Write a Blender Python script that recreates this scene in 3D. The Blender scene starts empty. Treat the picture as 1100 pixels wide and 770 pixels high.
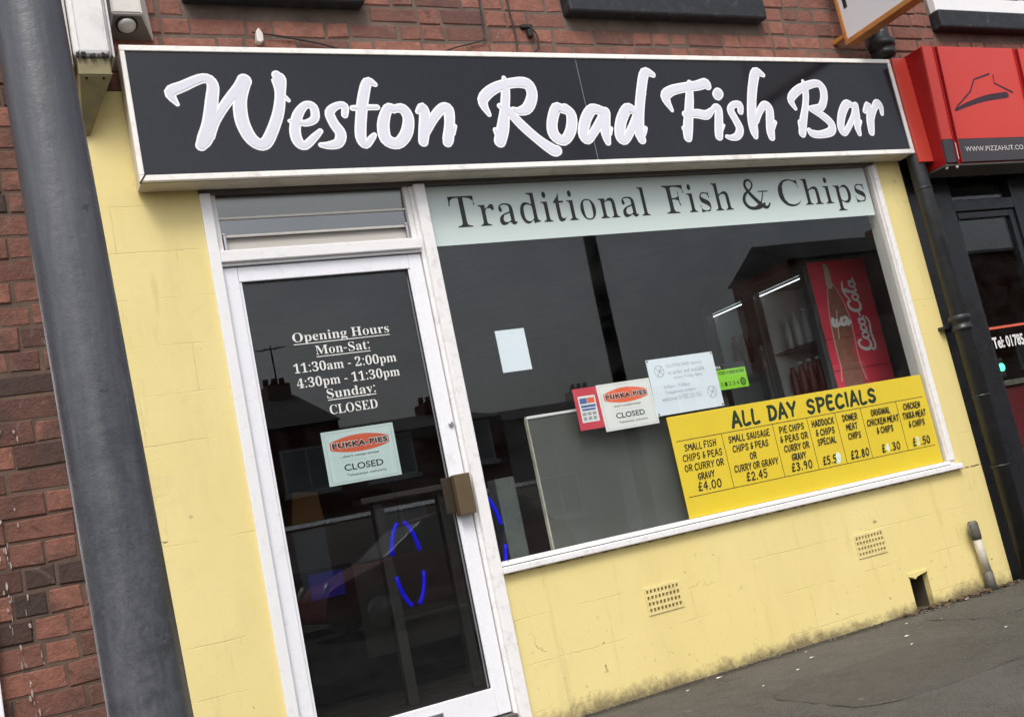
import bpy, bmesh, math, random
from mathutils import Vector, Matrix
random.seed(7)
R = math.radians
sc = bpy.context.scene
COL = sc.collection

# ---------------------------------------------------------------- camera
cam_d = bpy.data.cameras.new('camera')
cam = bpy.data.objects.new('camera', cam_d)
COL.objects.link(cam)
yaw, pitch, roll = R(27.874), R(8.745), R(-11.935)
fwd = Vector((math.sin(yaw)*math.cos(pitch), math.cos(yaw)*math.cos(pitch), math.sin(pitch)))
rgt = Vector((math.cos(yaw), -math.sin(yaw), 0))
up = rgt.cross(fwd)
r2 = math.cos(roll)*rgt + math.sin(roll)*up
u2 = -math.sin(roll)*rgt + math.cos(roll)*up
M4 = Matrix((r2, u2, -fwd)).transposed().to_4x4()
M4.translation = Vector((-0.967, -4.124, 0.811))
cam.matrix_world = M4
cam_d.sensor_width = 36.0
cam_d.lens = 1168.0/1100*36.0
cam_d.clip_start = 0.05
cam_d.clip_end = 500
sc.camera = cam

# ---------------------------------------------------------------- sky, sun, exposure
world = bpy.data.worlds.new('World')
sc.world = world
world.use_nodes = True
wn = world.node_tree.nodes
wl = world.node_tree.links
for n in list(wn):
    wn.remove(n)
SUN_EL, SUN_AZ = R(52), R(205)          # azimuth measured clockwise from +Y
sky = wn.new('ShaderNodeTexSky')
sky.sky_type = 'NISHITA'
sky.sun_disc = False
sky.sun_elevation = SUN_EL
sky.sun_rotation = SUN_AZ
sky.dust_density = 4.0
sky.air_density = 1.0
hsv = wn.new('ShaderNodeHueSaturation')
hsv.inputs['Saturation'].default_value = 0.36
bg = wn.new('ShaderNodeBackground')
bg.inputs['Strength'].default_value = 0.13
wo = wn.new('ShaderNodeOutputWorld')
wl.new(sky.outputs[0], hsv.inputs['Color'])
# broken overcast: soft light and dark cloud
tcw = wn.new('ShaderNodeTexCoord')
cn = wn.new('ShaderNodeTexNoise')
cn.inputs['Scale'].default_value = 2.6
cn.inputs['Detail'].default_value = 6
cn.inputs['Roughness'].default_value = 0.55
cn.inputs['Distortion'].default_value = 0.4
cmap = wn.new('ShaderNodeMapRange')
cmap.inputs['From Min'].default_value = 0.32
cmap.inputs['From Max'].default_value = 0.68
cmap.inputs['To Min'].default_value = 0.72
cmap.inputs['To Max'].default_value = 1.28
cmul = wn.new('ShaderNodeVectorMath')
cmul.operation = 'SCALE'
wl.new(tcw.outputs['Generated'], cn.inputs['Vector'])
wl.new(cn.outputs['Fac'], cmap.inputs['Value'])
wl.new(hsv.outputs[0], cmul.inputs[0])
wl.new(cmap.outputs[0], cmul.inputs['Scale'])
wl.new(cmul.outputs[0], bg.inputs['Color'])
wl.new(bg.outputs[0], wo.inputs['Surface'])
sun_d = bpy.data.lights.new('sun', 'SUN')
sun_d.energy = 1.2
sun_d.angle = R(20)
sun_d.color = (1.0, 0.96, 0.9)
sun = bpy.data.objects.new('sun', sun_d)
COL.objects.link(sun)
sd = Vector((math.sin(SUN_AZ)*math.cos(SUN_EL), math.cos(SUN_AZ)*math.cos(SUN_EL), math.sin(SUN_EL)))
sun.rotation_euler = sd.to_track_quat('Z', 'Y').to_euler()
sc.view_settings.view_transform = 'Standard'
sc.view_settings.look = 'None'
sc.view_settings.gamma = 1.0
sc.view_settings.use_curve_mapping = False
sc.view_settings.exposure = 0.62

# ---------------------------------------------------------------- helpers
class MB:
    """collects shapes in world coordinates, then links them as ONE mesh object"""
    def __init__(s):
        s.bm = bmesh.new()
    def face(s, pts):
        try:
            return s.bm.faces.new([s.bm.verts.new(p) for p in pts])
        except ValueError:
            return None
    def box(s, x0, x1, y0, y1, z0, z1, bev=0.0, seg=2):
        b = bmesh.new()
        bmesh.ops.create_cube(b, size=1.0)
        for v in b.verts:
            v.co = Vector(((x0+x1)/2 + v.co.x*(x1-x0), (y0+y1)/2 + v.co.y*(y1-y0), (z0+z1)/2 + v.co.z*(z1-z0)))
        if bev > 0:
            bmesh.ops.bevel(b, geom=list(b.edges), offset=bev, segments=seg, affect='EDGES', profile=0.5)
        s.add(b)
        return s
    def add(s, b, mat=None):
        if mat is not None:
            bmesh.ops.transform(b, matrix=mat, verts=b.verts)
        me = bpy.data.meshes.new('tmp')
        b.to_mesh(me)
        b.free()
        s.bm.from_mesh(me)
        bpy.data.meshes.remove(me)
        return s
    def prism(s, poly, a0, a1, axis='y', bev=0.0):
        """poly: 2D points; axis y: (x,z), axis x: (y,z), axis z: (x,y)"""
        b = bmesh.new()
        def P(p, a):
            return {'y': (p[0], a, p[1]), 'x': (a, p[0], p[1]), 'z': (p[0], p[1], a)}[axis]
        A = [b.verts.new(P(p, a0)) for p in poly]
        B = [b.verts.new(P(p, a1)) for p in poly]
        n = len(poly)
        b.faces.new(A)
        b.faces.new(B[::-1])
        for i in range(n):
            b.faces.new((A[i], B[i], B[(i+1) % n], A[(i+1) % n]))
        bmesh.ops.recalc_face_normals(b, faces=b.faces)
        if bev > 0:
            bmesh.ops.bevel(b, geom=list(b.edges), offset=bev, segments=2, affect='EDGES', profile=0.5)
        return s.add(b)
    def tube(s, pts, rad, n=10, caps=True):
        pts = [Vector(p) for p in pts]
        rads = rad if isinstance(rad, (list, tuple)) else [rad]*len(pts)
        b = bmesh.new()
        rings = []
        prev = None
        for i, p in enumerate(pts):
            d = (pts[min(i+1, len(pts)-1)] - pts[max(i-1, 0)]).normalized()
            a = d.orthogonal().normalized() if prev is None else (prev - d*prev.dot(d)).normalized()
            prev = a
            c = d.cross(a)
            rings.append([b.verts.new(p + (a*math.cos(2*math.pi*k/n) + c*math.sin(2*math.pi*k/n))*rads[i]) for k in range(n)])
        for i in range(len(rings)-1):
            for k in range(n):
                f = b.faces.new((rings[i][k], rings[i][(k+1) % n], rings[i+1][(k+1) % n], rings[i+1][k]))
                f.smooth = True
        if caps:
            b.faces.new(rings[0][::-1])
            b.faces.new(rings[-1])
        bmesh.ops.recalc_face_normals(b, faces=b.faces)
        return s.add(b)
    def lathe(s, cx, cy, prof, n=16, M=None):
        """prof: list of (radius, z)"""
        b = bmesh.new()
        rings = [[b.verts.new((cx + r*math.cos(2*math.pi*k/n), cy + r*math.sin(2*math.pi*k/n), z)) for k in range(n)] for r, z in prof]
        for i in range(len(rings)-1):
            for k in range(n):
                f = b.faces.new((rings[i][k], rings[i][(k+1) % n], rings[i+1][(k+1) % n], rings[i+1][k]))
                f.smooth = True
        b.faces.new(rings[0][::-1])
        b.faces.new(rings[-1])
        bmesh.ops.recalc_face_normals(b, faces=b.faces)
        return s.add(b, M)
    def ribbon(s, strokes, y, grow=0.0, sub=4, smooth=True):
        """brush strokes (x, z, width) lying in the plane y, facing -y; each piece a hair above the last"""
        yy = y
        for st in strokes:
            P = catmull(st, sub) if smooth and len(st) > 2 else st
            yy -= 0.000006
            n = len(P)
            L, Rr = [], []
            for i in range(n):
                a, c = P[max(i-1, 0)], P[min(i+1, n-1)]
                dx, dz = c[0]-a[0], c[1]-a[1]
                l = math.hypot(dx, dz) or 1e-9
                nx, nz = -dz/l, dx/l
                w = max(P[i][2]/2 + grow, 0.0006)
                yi = yy - i*0.0000005
                L.append((P[i][0]+nx*w, yi, P[i][1]+nz*w))
                Rr.append((P[i][0]-nx*w, yi, P[i][1]-nz*w))
            vl = [s.bm.verts.new(p) for p in L]
            vr = [s.bm.verts.new(p) for p in Rr]
            for i in range(n-1):
                try:
                    s.bm.faces.new((vl[i], vr[i], vr[i+1], vl[i+1]))
                except ValueError:
                    pass
            for i in (0, n-1) if n else ():
                w = max(P[i][2]/2 + grow, 0.0006)
                yc = yy - 0.000003 - i*0.0000005
                ring = [s.bm.verts.new((P[i][0] + w*math.cos(2*math.pi*k/14), yc, P[i][1] + w*math.sin(2*math.pi*k/14))) for k in range(14)]
                s.bm.faces.new(ring)
            yy -= n*0.0000005
        return s
    def mesh_from(s, me, M):
        me.transform(M)
        s.bm.from_mesh(me)
        bpy.data.meshes.remove(me)
        return s
    def text(s, body, x0, x1, z0, z1, y, bold=0.0, spacing=1.0, face=None):
        """built-in lettering fitted to a rectangle in the plane y, read from -y"""
        c = bpy.data.curves.new('t', 'FONT')
        c.body = body
        c.offset = bold
        c.space_character = spacing
        c.resolution_u = 3
        return s._fit(c, x0, x1, z0, z1, y, face)
    def _fit(s, c, x0, x1, z0, z1, y, face=None, capz=None):
        o = bpy.data.objects.new('t', c)
        COL.objects.link(o)
        dg = bpy.context.evaluated_depsgraph_get()
        me = bpy.data.meshes.new_from_object(o.evaluated_get(dg))
        bpy.data.objects.remove(o)
        xs = [v.co.x for v in me.vertices]
        ys = [v.co.y for v in me.vertices]
        ax, bx = min(xs), max(xs)
        ay, by = (min(ys), max(ys)) if capz is None else (0.0, capz)
        sx, sz = (x1-x0)/(bx-ax), (z1-z0)/(by-ay)
        for v in me.vertices:
            q = (x0 + (v.co.x-ax)*sx, y, z0 + (v.co.y-ay)*sz)
            v.co = face(q) if face else q
        s.bm.from_mesh(me)
        bpy.data.meshes.remove(me)
        return s
    def serif(s, body, x0, x1, base, cap, y, thin=0.0):
        """serif lettering from the outlines below; thin moves the upright strokes' sides inwards"""
        c = bpy.data.curves.new('t', 'CURVE')
        c.dimensions = '2D'
        c.fill_mode = 'FRONT'
        pen = 0
        for ch in body:
            if ch == ' ':
                pen += 170
                continue
            adv, spl = SERIF[ch]
            for txt in spl:
                pts = [tuple(map(int, p.split(','))) for p in txt.split()]
                area = sum(pts[i-1][0]*pts[i][1]-pts[i][0]*pts[i-1][1] for i in range(len(pts)))
                n = len(pts)
                q = []
                for i in range(n):
                    a, b, d = pts[i-1], pts[i], pts[(i+1) % n]
                    e = (d[0]-a[0], d[1]-a[1])
                    l = math.hypot(*e) or 1
                    q.append((b[0] + thin*e[1]/l*OUTER, b[1]))
                sp = c.splines.new('POLY')
                sp.points.add(n-1)
                for k, p in enumerate(q):
                    sp.points[k].co = ((p[0]+pen)/1000, p[1]/1000, 0, 1)
                sp.use_cyclic_u = True
            pen += adv
        return s._fit(c, x0, x1, base, base+cap, y, None, 0.473)
    def done(s):
        return s.bm

OUTER = 1.0

def catmull(P, k):
    out = []
    n = len(P)
    for i in range(n-1):
        p0, p1, p2, p3 = P[max(i-1, 0)], P[i], P[i+1], P[min(i+2, n-1)]
        for j in range(k):
            t = j/k
            out.append(tuple(0.5*((2*b) + (-a+c)*t + (2*a-5*b+4*c-d)*t*t + (-a+3*b-3*c+d)*t**3) for a, b, c, d in zip(p0, p1, p2, p3)))
    out.append(tuple(P[-1]))
    return out

ROOT = {}
def thing(name, label, cat, loc=(0, 0, 0), group=None):
    o = bpy.data.objects.new(name, None)
    o.empty_display_size = 0.1
    COL.objects.link(o)
    o.location = loc
    ROOT[o] = Vector(loc)
    o['label'] = label
    o['category'] = cat
    if group:
        o['group'] = group
    return o

def obj(name, mb, mat, parent=None, label=None, smooth=None):
    me = bpy.data.meshes.new(name)
    base = ROOT.get(parent, Vector((0, 0, 0))) if parent is not None else Vector((0, 0, 0))
    bmesh.ops.translate(mb.bm, vec=-base, verts=mb.bm.verts)
    mb.bm.to_mesh(me)
    mb.bm.free()
    if mat is not None:
        me.materials.append(mat)
    if smooth:
        for p in me.polygons:
            p.use_smooth = True
    o = bpy.data.objects.new(name, me)
    COL.objects.link(o)
    if parent is not None:
        o.parent = parent
        ROOT[o] = base
    if label:
        o['label'] = label
    return o

def single(name, mb, mat, label, cat, loc, group=None):
    """a thing that is one mesh"""
    bmesh.ops.translate(mb.bm, vec=-Vector(loc), verts=mb.bm.verts)
    o = obj(name, mb, mat)
    o.location = loc
    ROOT[o] = Vector(loc)
    o['label'] = label
    o['category'] = cat
    if group:
        o['group'] = group
    return o

def structure(name, mb, mat):
    o = obj(name, mb, mat)
    o['kind'] = 'structure'
    return o

def copy_tree(o, parent=None):
    c = o.copy()
    COL.objects.link(c)
    if parent is not None:
        c.parent = parent
    for ch in list(o.children):
        copy_tree(ch, c)
    return c

# ---------------------------------------------------------------- materials
def newmat(name):
    m = bpy.data.materials.new(name)
    m.use_nodes = True
    nt = m.node_tree
    return m, nt, nt.nodes['Principled BSDF']

def N(nt, t, **kw):
    n = nt.nodes.new(t)
    for k, v in kw.items():
        setattr(n, k, v)
    return n

def ramp(nt, src, stops):
    r = N(nt, 'ShaderNodeValToRGB')
    el = r.color_ramp.elements
    while len(el) < len(stops):
        el.new(0.5)
    for e, (p, c) in zip(el, stops):
        e.position = p
        e.color = (c, c, c, 1) if not isinstance(c, tuple) else (*c[:3], 1)
    nt.links.new(src, r.inputs['Fac'])
    return r.outputs['Color']

def noise(nt, co, scale, detail=4.0, rough=0.6, dist=0.0, stretch=None):
    n = N(nt, 'ShaderNodeTexNoise')
    n.inputs['Scale'].default_value = scale
    n.inputs['Detail'].default_value = detail
    n.inputs['Roughness'].default_value = rough
    n.inputs['Distortion'].default_value = dist
    if stretch:
        mp = N(nt, 'ShaderNodeMapping')
        mp.inputs['Scale'].default_value = stretch
        nt.links.new(co, mp.inputs['Vector'])
        co = mp.outputs['Vector']
    nt.links.new(co, n.inputs['Vector'])
    return n.outputs['Fac']

def mix(nt, fac, a, b, mode='MIX'):
    m = N(nt, 'ShaderNodeMix', data_type='RGBA', blend_type=mode)
    for sock, v in ((m.inputs[0], fac), (m.inputs[6], a), (m.inputs[7], b)):
        if hasattr(v, 'links'):
            nt.links.new(v, sock)
        elif isinstance(v, (tuple, list)):
            sock.default_value = (*v[:3], 1)
        else:
            sock.default_value = v
    return m.outputs[2]

def mathn(nt, op, a, b=0.0, clamp=False):
    m = N(nt, 'ShaderNodeMath', operation=op, use_clamp=clamp)
    for sock, v in ((m.inputs[0], a), (m.inputs[1], b)):
        if hasattr(v, 'links'):
            nt.links.new(v, sock)
        else:
            sock.default_value = v
    return m.outputs[0]

def bump(nt, b, height, strength=0.3, dist=0.01, prev=None):
    n = N(nt, 'ShaderNodeBump')
    n.inputs['Strength'].default_value = strength
    n.inputs['Distance'].default_value = dist
    nt.links.new(height, n.inputs['Height'])
    if prev is not None:
        nt.links.new(prev, n.inputs['Normal'])
    nt.links.new(n.outputs['Normal'], b.inputs['Normal'])
    return n.outputs['Normal']

def geo_pos(nt):
    return N(nt, 'ShaderNodeNewGeometry').outputs['Position']

def paint(name, base, rough=0.5, var=0.12, scale=6.0, dirt=None, dirt_amt=0.0, dirt_scale=3.0, bmp=0.0, bscale=60, spec=0.5, metal=0.0, stretch=None, coat=0.0, chips=None):
    m, nt, b = newmat(name)
    co = geo_pos(nt)
    f = noise(nt, co, scale, 5, 0.65, 0.3, stretch)
    c = mix(nt, f, tuple(v*(1-var) for v in base), tuple(min(1, v*(1+var)) for v in base))
    if dirt and dirt_amt > 0:
        d = ramp(nt, noise(nt, co, dirt_scale, 8, 0.7, 0.5), [(0.62-dirt_amt*0.25, 0.0), (0.80, 1.0)])
        c = mix(nt, mathn(nt, 'MULTIPLY', d, min(1.0, 0.4+dirt_amt*0.5)), c, dirt)
    if chips:
        k = ramp(nt, noise(nt, co, 33, 4, 0.65, 0.7), [(0.69, 0.0), (0.71, 1.0)])
        k = mathn(nt, 'MULTIPLY', k, ramp(nt, noise(nt, co, 4, 3, 0.6), [(0.45, 0.0), (0.60, 1.0)]))
        c = mix(nt, k, c, chips)
    nt.links.new(c, b.inputs['Base Color'])
    r = ramp(nt, noise(nt, co, scale*2.3, 4, 0.6), [(0.3, max(0.02, rough*0.75)), (0.7, min(1.0, rough*1.25))])
    nt.links.new(r, b.inputs['Roughness'])
    b.inputs['Specular IOR Level'].default_value = spec
    b.inputs['Metallic'].default_value = metal
    b.inputs['Coat Weight'].default_value = coat
    b.inputs['Coat Roughness'].default_value = 0.05
    if bmp > 0:
        bump(nt, b, noise(nt, co, bscale, 5, 0.7), bmp, 0.004)
    return m

def flat(name, base, rough=0.6, spec=0.5, metal=0.0):
    return paint(name, base, rough, 0.05, 8.0, spec=spec, metal=metal)

def glow(name, col, strength):
    m, nt, b = newmat(name)
    b.inputs['Base Color'].default_value = (*[c*0.2 for c in col], 1)
    b.inputs['Emission Color'].default_value = (*col, 1)
    b.inputs['Emission Strength'].default_value = strength
    return m

def glass(name, tint=(0.8, 0.83, 0.82), f0=0.045, rough=0.0, wobble=0.0, smear=0.009):
    """thin clear pane: Schlick reflection over a tinted see-through"""
    m, nt, b = newmat(name)
    nt.nodes.remove(b)
    out = nt.nodes['Material Output']
    lw = N(nt, 'ShaderNodeLayerWeight')
    lw.inputs['Blend'].default_value = 0.5
    p = mathn(nt, 'POWER', lw.outputs['Facing'], 5.0)
    fr = mathn(nt, 'MULTIPLY_ADD', p, 1-f0)
    fr.node.inputs[2].default_value = f0
    tr = N(nt, 'ShaderNodeBsdfTransparent')
    tr.inputs['Color'].default_value = (*tint, 1)
    gl = N(nt, 'ShaderNodeBsdfGlossy')
    gl.inputs['Roughness'].default_value = rough
    gl.inputs['Color'].default_value = (1, 1, 1, 1)
    if wobble > 0:
        bn = N(nt, 'ShaderNodeBump')
        bn.inputs['Strength'].default_value = wobble
        bn.inputs['Distance'].default_value = 0.02
        nt.links.new(noise(nt, geo_pos(nt), 1.7, 1, 0.4), bn.inputs['Height'])
        nt.links.new(bn.outputs['Normal'], gl.inputs['Normal'])
    mx = N(nt, 'ShaderNodeMixShader')
    nt.links.new(fr, mx.inputs[0])
    nt.links.new(tr.outputs[0], mx.inputs[1])
    nt.links.new(gl.outputs[0], mx.inputs[2])
    # wiped-on smears and dust
    df = N(nt, 'ShaderNodeBsdfDiffuse')
    df.inputs['Color'].default_value = (0.5, 0.5, 0.49, 1)
    co = geo_pos(nt)
    sm = ramp(nt, noise(nt, co, 1.0, 6, 0.7, 1.2, (2.2, 2.2, 5.0)), [(0.42, 0.0), (0.72, 1.0)])
    mx2 = N(nt, 'ShaderNodeMixShader')
    nt.links.new(mathn(nt, 'MULTIPLY', sm, smear), mx2.inputs[0])
    nt.links.new(mx.outputs[0], mx2.inputs[1])
    nt.links.new(df.outputs[0], mx2.inputs[2])
    nt.links.new(mx2.outputs[0], out.inputs['Surface'])
    return m

# ---------------------------------------------------------------- lettering outlines
SERIF = {
  '-': (216, ['27,154 27,206 189,206 189,154']),
  '0': (375, ['188,-7 133,1 91,24 60,61 39,111 30,150 25,193 23,241 25,289 30,332 39,371 60,420 91,456 133,479 189,486 242,479 283,456 314,419 336,370 345,331 351,288 353,240 351,193 345,150 336,110 314,61 283,24 241,1', '188,37 219,50 237,91 243,131 247,181 248,240 247,300 243,349 237,390 219,429 189,443 157,429 139,390 132,349 128,300 127,240 128,181 132,131 139,91 157,50']),
  '1': (375, ['65,0 65,36 120,36 135,38 146,45 154,79 154,416 108,365 87,351 67,346 52,349 40,359 31,375 28,396 74,412 132,447 179,482 254,482 254,79 261,47 271,38 288,36 343,36 343,0']),
  '2': (375, ['24,0 24,69 123,171 187,245 218,307 226,371 223,405 212,427 196,441 174,445 145,438 126,416 116,380 112,329 77,333 50,344 32,365 26,396 30,419 43,441 63,459 92,474 129,483 174,486 240,479 288,456 318,421 328,375 319,329 291,281 238,220 154,138 87,74 244,74 263,77 279,86 292,101 300,120 305,141 345,141 341,0']),
  '3': (375, ['163,-7 117,-4 81,5 53,18 34,35 23,54 19,74 23,96 36,113 54,123 76,126 82,89 99,62 125,46 158,40 199,49 216,61 230,79 238,105 241,139 234,174 214,202 181,221 137,227 95,227 95,269 140,269 178,275 204,296 220,327 225,367 221,400 211,424 193,440 169,445 148,441 133,430 116,391 111,341 75,345 47,356 30,374 24,401 34,434 62,461 108,480 173,486 237,479 286,458 317,423 328,377 320,335 298,301 265,275 225,256 279,238 305,222 326,201 340,174 345,138 341,101 329,70 312,44 288,25 230,1']),
  '4': (375, ['121,0 121,36 140,36 179,44 191,58 195,84 195,125 9,125 9,166 199,480 293,480 293,169 363,169 363,125 293,125 293,84 297,58 309,44 348,36 357,36 357,0', '56,169 195,169 195,287 196,351 199,416 189,394 174,366 158,338 146,319']),
  ':': (180, ['89,278 60,289 51,303 48,324 51,345 60,359 89,369 119,359 129,345 132,324 129,303 119,289', '89,-9 60,1 51,15 48,36 51,57 60,71 89,81 119,71 129,57 132,36 129,15 119,1']),
  'C': (468, ['257,-11 213,-7 174,3 137,20 91,56 56,104 39,142 29,184 26,228 30,273 39,314 56,351 92,399 139,435 176,452 216,462 259,465 309,459 367,440 388,435 408,443 419,465 437,465 437,308 420,308 392,364 356,407 313,434 265,443 198,419 157,347 144,226 159,114 203,46 278,24 318,29 358,45 395,71 428,106 447,89 395,33 332,0']),
  'D': (496, ['20,0 20,17 47,21 63,30 71,46 74,75 74,374 71,407 61,426 43,435 15,439 15,455 222,455 296,449 357,429 405,396 440,351 461,295 468,228 441,101 362,25 228,0', '222,24 279,37 319,75 337,115 347,166 351,229 336,342 294,410 223,433 202,431 190,423 182,385 182,72 190,34 202,27']),
  'E': (442, ['14,0 14,17 44,20 62,30 72,48 75,78 75,369 72,405 62,425 44,435 16,439 16,455 399,455 399,320 383,320 369,373 340,406 295,424 232,430 200,428 186,417 183,388 183,246 193,246 232,252 259,269 277,300 288,345 304,345 304,118 287,118 273,181 259,201 241,213 185,222 183,222 183,67 185,47 192,35 230,28 276,30 313,39 345,53 371,75 393,105 411,143 430,143 402,0']),
  'F': (404, ['15,0 15,17 45,23 62,34 72,53 75,84 75,375 71,405 61,423 43,433 14,439 14,455 394,455 394,320 377,320 369,357 355,385 336,406 310,420 275,428 230,431 200,429 186,421 182,398 182,247 190,247 229,253 256,270 274,301 284,347 302,347 302,118 285,118 274,168 257,200 229,218 189,224 182,224 182,81 188,43 196,31 210,24 257,17 257,0']),
  'H': (523, ['15,0 15,17 45,22 62,32 72,50 75,81 75,379 71,406 62,424 44,434 16,439 16,455 242,455 242,439 204,432 187,415 182,379 182,251 342,251 342,379 337,415 320,432 282,439 282,455 507,455 507,439 478,434 461,424 452,407 449,379 449,81 452,52 461,33 478,22 507,17 507,0 282,0 282,17 311,21 329,31 339,49 342,81 342,221 182,221 182,81 185,50 194,32 212,22 242,17 242,0']),
  'L': (426, ['15,0 15,17 45,22 62,32 72,50 75,81 75,379 71,407 62,425 44,434 16,439 16,455 250,455 250,439 208,434 196,427 188,416 182,379 182,83 185,47 200,31 234,28 278,31 315,40 345,56 370,80 391,112 409,154 427,154 402,0']),
  'M': (634, ['14,0 14,17 43,22 61,32 72,50 75,79 75,382 71,416 53,432 15,439 15,455 185,455 317,142 449,455 617,455 617,439 590,433 573,423 563,405 560,378 560,85 565,43 582,23 617,17 617,0 396,0 396,17 433,25 450,44 455,83 455,399 288,0 270,0 105,389 105,80 109,48 120,30 139,20 169,17 169,0']),
  'O': (525, ['261,-11 213,-6 169,7 129,29 94,58 66,93 45,134 32,179 28,228 32,276 45,321 66,362 95,397 130,426 170,448 216,462 265,466 313,462 357,448 397,427 431,399 459,364 481,323 494,277 498,228 494,179 481,134 459,93 430,58 395,29 355,7 310,-6', '265,12 328,36 367,108 379,228 376,293 365,346 348,389 310,430 260,443 196,419 158,347 145,228 149,163 159,109 177,67 215,26']),
  'S': (390, ['43,-11 43,158 62,158 83,94 111,50 149,24 197,15 231,20 257,36 273,60 279,89 265,129 225,160 163,191 112,221 77,253 56,289 50,332 54,370 67,403 88,429 115,449 148,462 185,466 229,461 282,448 291,446 300,445 313,450 320,466 339,466 339,319 322,319 310,354 293,385 272,410 248,429 222,441 194,445 163,440 140,426 125,406 120,380 124,356 137,336 189,303 253,273 317,233 337,211 350,188 359,133 354,93 339,58 314,29 281,8 240,-6 192,-10 158,-8 126,1 98,9 85,12 69,7 61,-11']),
  'T': (423, ['92,0 92,17 123,21 142,31 152,50 156,81 156,433 149,433 102,426 65,403 41,367 29,318 11,318 11,455 410,455 410,317 394,317 375,382 333,420 269,433 263,433 263,81 267,49 276,30 296,21 328,17 328,0']),
  'a': (344, ['255,-10 216,1 200,35 151,2 95,-9 64,-4 40,11 25,34 20,63 31,104 63,136 98,155 143,173 199,190 199,241 196,266 187,282 171,292 148,296 115,290 104,274 113,257 123,231 120,215 110,202 95,194 77,191 59,194 45,203 36,218 33,236 37,259 49,278 69,295 95,308 126,316 162,318 223,312 263,292 285,259 293,210 293,62 295,40 304,34 320,42 329,28 294,-1', '151,34 174,41 199,63 199,169 138,139 118,84 126,46']),
  'd': (370, ['140,-10 107,-5 78,10 53,35 35,66 23,104 19,147 24,196 36,237 55,272 81,297 112,313 146,318 189,309 223,280 223,401 220,419 212,430 176,439 176,455 319,455 319,75 325,41 335,32 353,28 353,11 315,8 271,1 223,-10 223,39 188,2', '171,28 187,31 202,41 215,56 223,76 223,242 217,257 206,270 174,281 147,273 130,250 121,210 118,153 120,98 130,58 146,36']),
  'e': (301, ['154,-10 117,-5 85,10 58,35 37,69 24,109 19,157 24,201 38,240 59,273 87,298 120,313 157,318 209,309 249,280 274,234 283,173 283,166 117,166 127,97 154,56 199,42 237,53 270,86 285,73 248,27 205,-1', '116,192 201,192 201,215 193,277 181,292 161,297 127,274 116,203']),
  'g': (327, ['146,-140 89,-136 48,-122 22,-100 14,-75 28,-46 69,-26 35,-1 24,30 28,54 42,74 67,92 102,110 58,135 31,169 22,212 27,242 40,268 60,289 88,305 120,315 157,318 196,315 233,304 317,304 317,268 268,268 286,237 291,203 288,176 276,151 258,131 234,116 205,106 172,103 157,103 142,104 112,94 104,84 101,71 111,55 141,49 175,49 259,40 285,29 303,13 312,-9 316,-37 305,-80 272,-113 239,-128 197,-137', '157,124 178,130 190,146 197,173 199,211 197,249 190,276 178,292 157,297 137,292 124,276 117,249 114,211 117,173 124,146 137,130', '161,-116 238,-104 263,-66 260,-51 249,-41 205,-34 97,-34 79,-52 73,-73 79,-89 95,-103 122,-113']),
  'h': (381, ['18,0 18,16 45,26 52,56 52,399 46,429 36,437 19,440 19,455 148,455 148,267 190,305 243,318 292,306 321,271 330,212 330,56 337,26 347,19 363,16 363,0 202,0 202,16 207,16 228,26 235,56 235,217 229,258 219,268 203,271 173,262 148,235 148,56 154,26 164,19 180,16 180,0']),
  'i': (198, ['101,362 81,366 65,376 54,393 50,412 54,432 65,449 81,460 101,463 120,460 137,449 147,432 151,412 147,393 136,376 120,366', '18,0 18,16 45,26 52,56 52,252 47,285 20,293 21,310 148,310 148,56 154,26 180,16 180,0']),
  'l': (199, ['18,0 18,16 45,26 52,56 52,398 47,429 38,436 20,439 20,455 148,455 148,56 154,26 180,16 180,0']),
  'm': (554, ['18,0 18,16 45,26 52,56 52,253 46,284 36,291 19,294 19,310 146,310 146,265 188,305 237,318 292,304 320,261 364,304 418,318 465,306 494,271 504,212 504,56 510,26 520,19 536,16 536,0 377,0 377,16 393,19 403,26 410,56 410,217 404,258 394,268 377,271 349,263 324,237 324,56 331,26 340,19 356,16 356,0 199,0 199,16 215,19 225,26 232,56 232,217 226,258 216,268 199,271 170,262 146,235 146,56 152,27 162,19 177,16 177,0']),
  'n': (381, ['18,0 18,16 45,26 52,56 52,253 46,284 36,291 19,294 19,310 148,310 148,267 190,306 243,318 292,306 321,271 330,212 330,56 337,26 347,19 363,16 363,0 202,0 202,16 207,16 228,26 235,56 235,217 229,258 219,268 203,271 173,262 148,235 148,56 154,26 164,19 180,16 180,0']),
  'o': (336, ['169,-10 127,-5 90,11 60,37 38,70 24,110 19,154 24,199 38,239 60,272 90,297 127,313 168,318 209,313 245,298 275,273 298,240 312,200 317,154 312,108 298,69 275,36 245,11 210,-5', '169,11 193,18 209,39 217,81 220,154 217,227 208,271 192,292 169,299 144,292 128,271 120,227 117,154 120,82 128,39 144,18']),
  'p': (371, ['17,-139 17,-124 40,-117 50,-101 52,-64 52,243 46,283 19,295 19,310 143,310 143,263 180,305 230,319 264,314 293,298 317,274 335,241 346,203 350,160 346,113 334,72 316,38 291,12 261,-5 227,-10 183,1 148,32 148,-58 152,-99 167,-118 197,-123 197,-139', '195,28 222,36 239,59 249,99 253,154 250,208 241,248 225,270 199,278 171,267 148,235 148,69 167,38']),
  'r': (287, ['18,0 18,16 45,26 52,56 52,252 46,285 20,293 21,310 146,310 146,252 165,280 187,301 210,314 233,318 258,315 275,304 286,287 289,266 287,248 278,234 265,225 248,222 222,231 207,250 189,260 175,255 162,241 152,220 149,192 149,56 152,37 159,25 197,16 197,0']),
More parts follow.
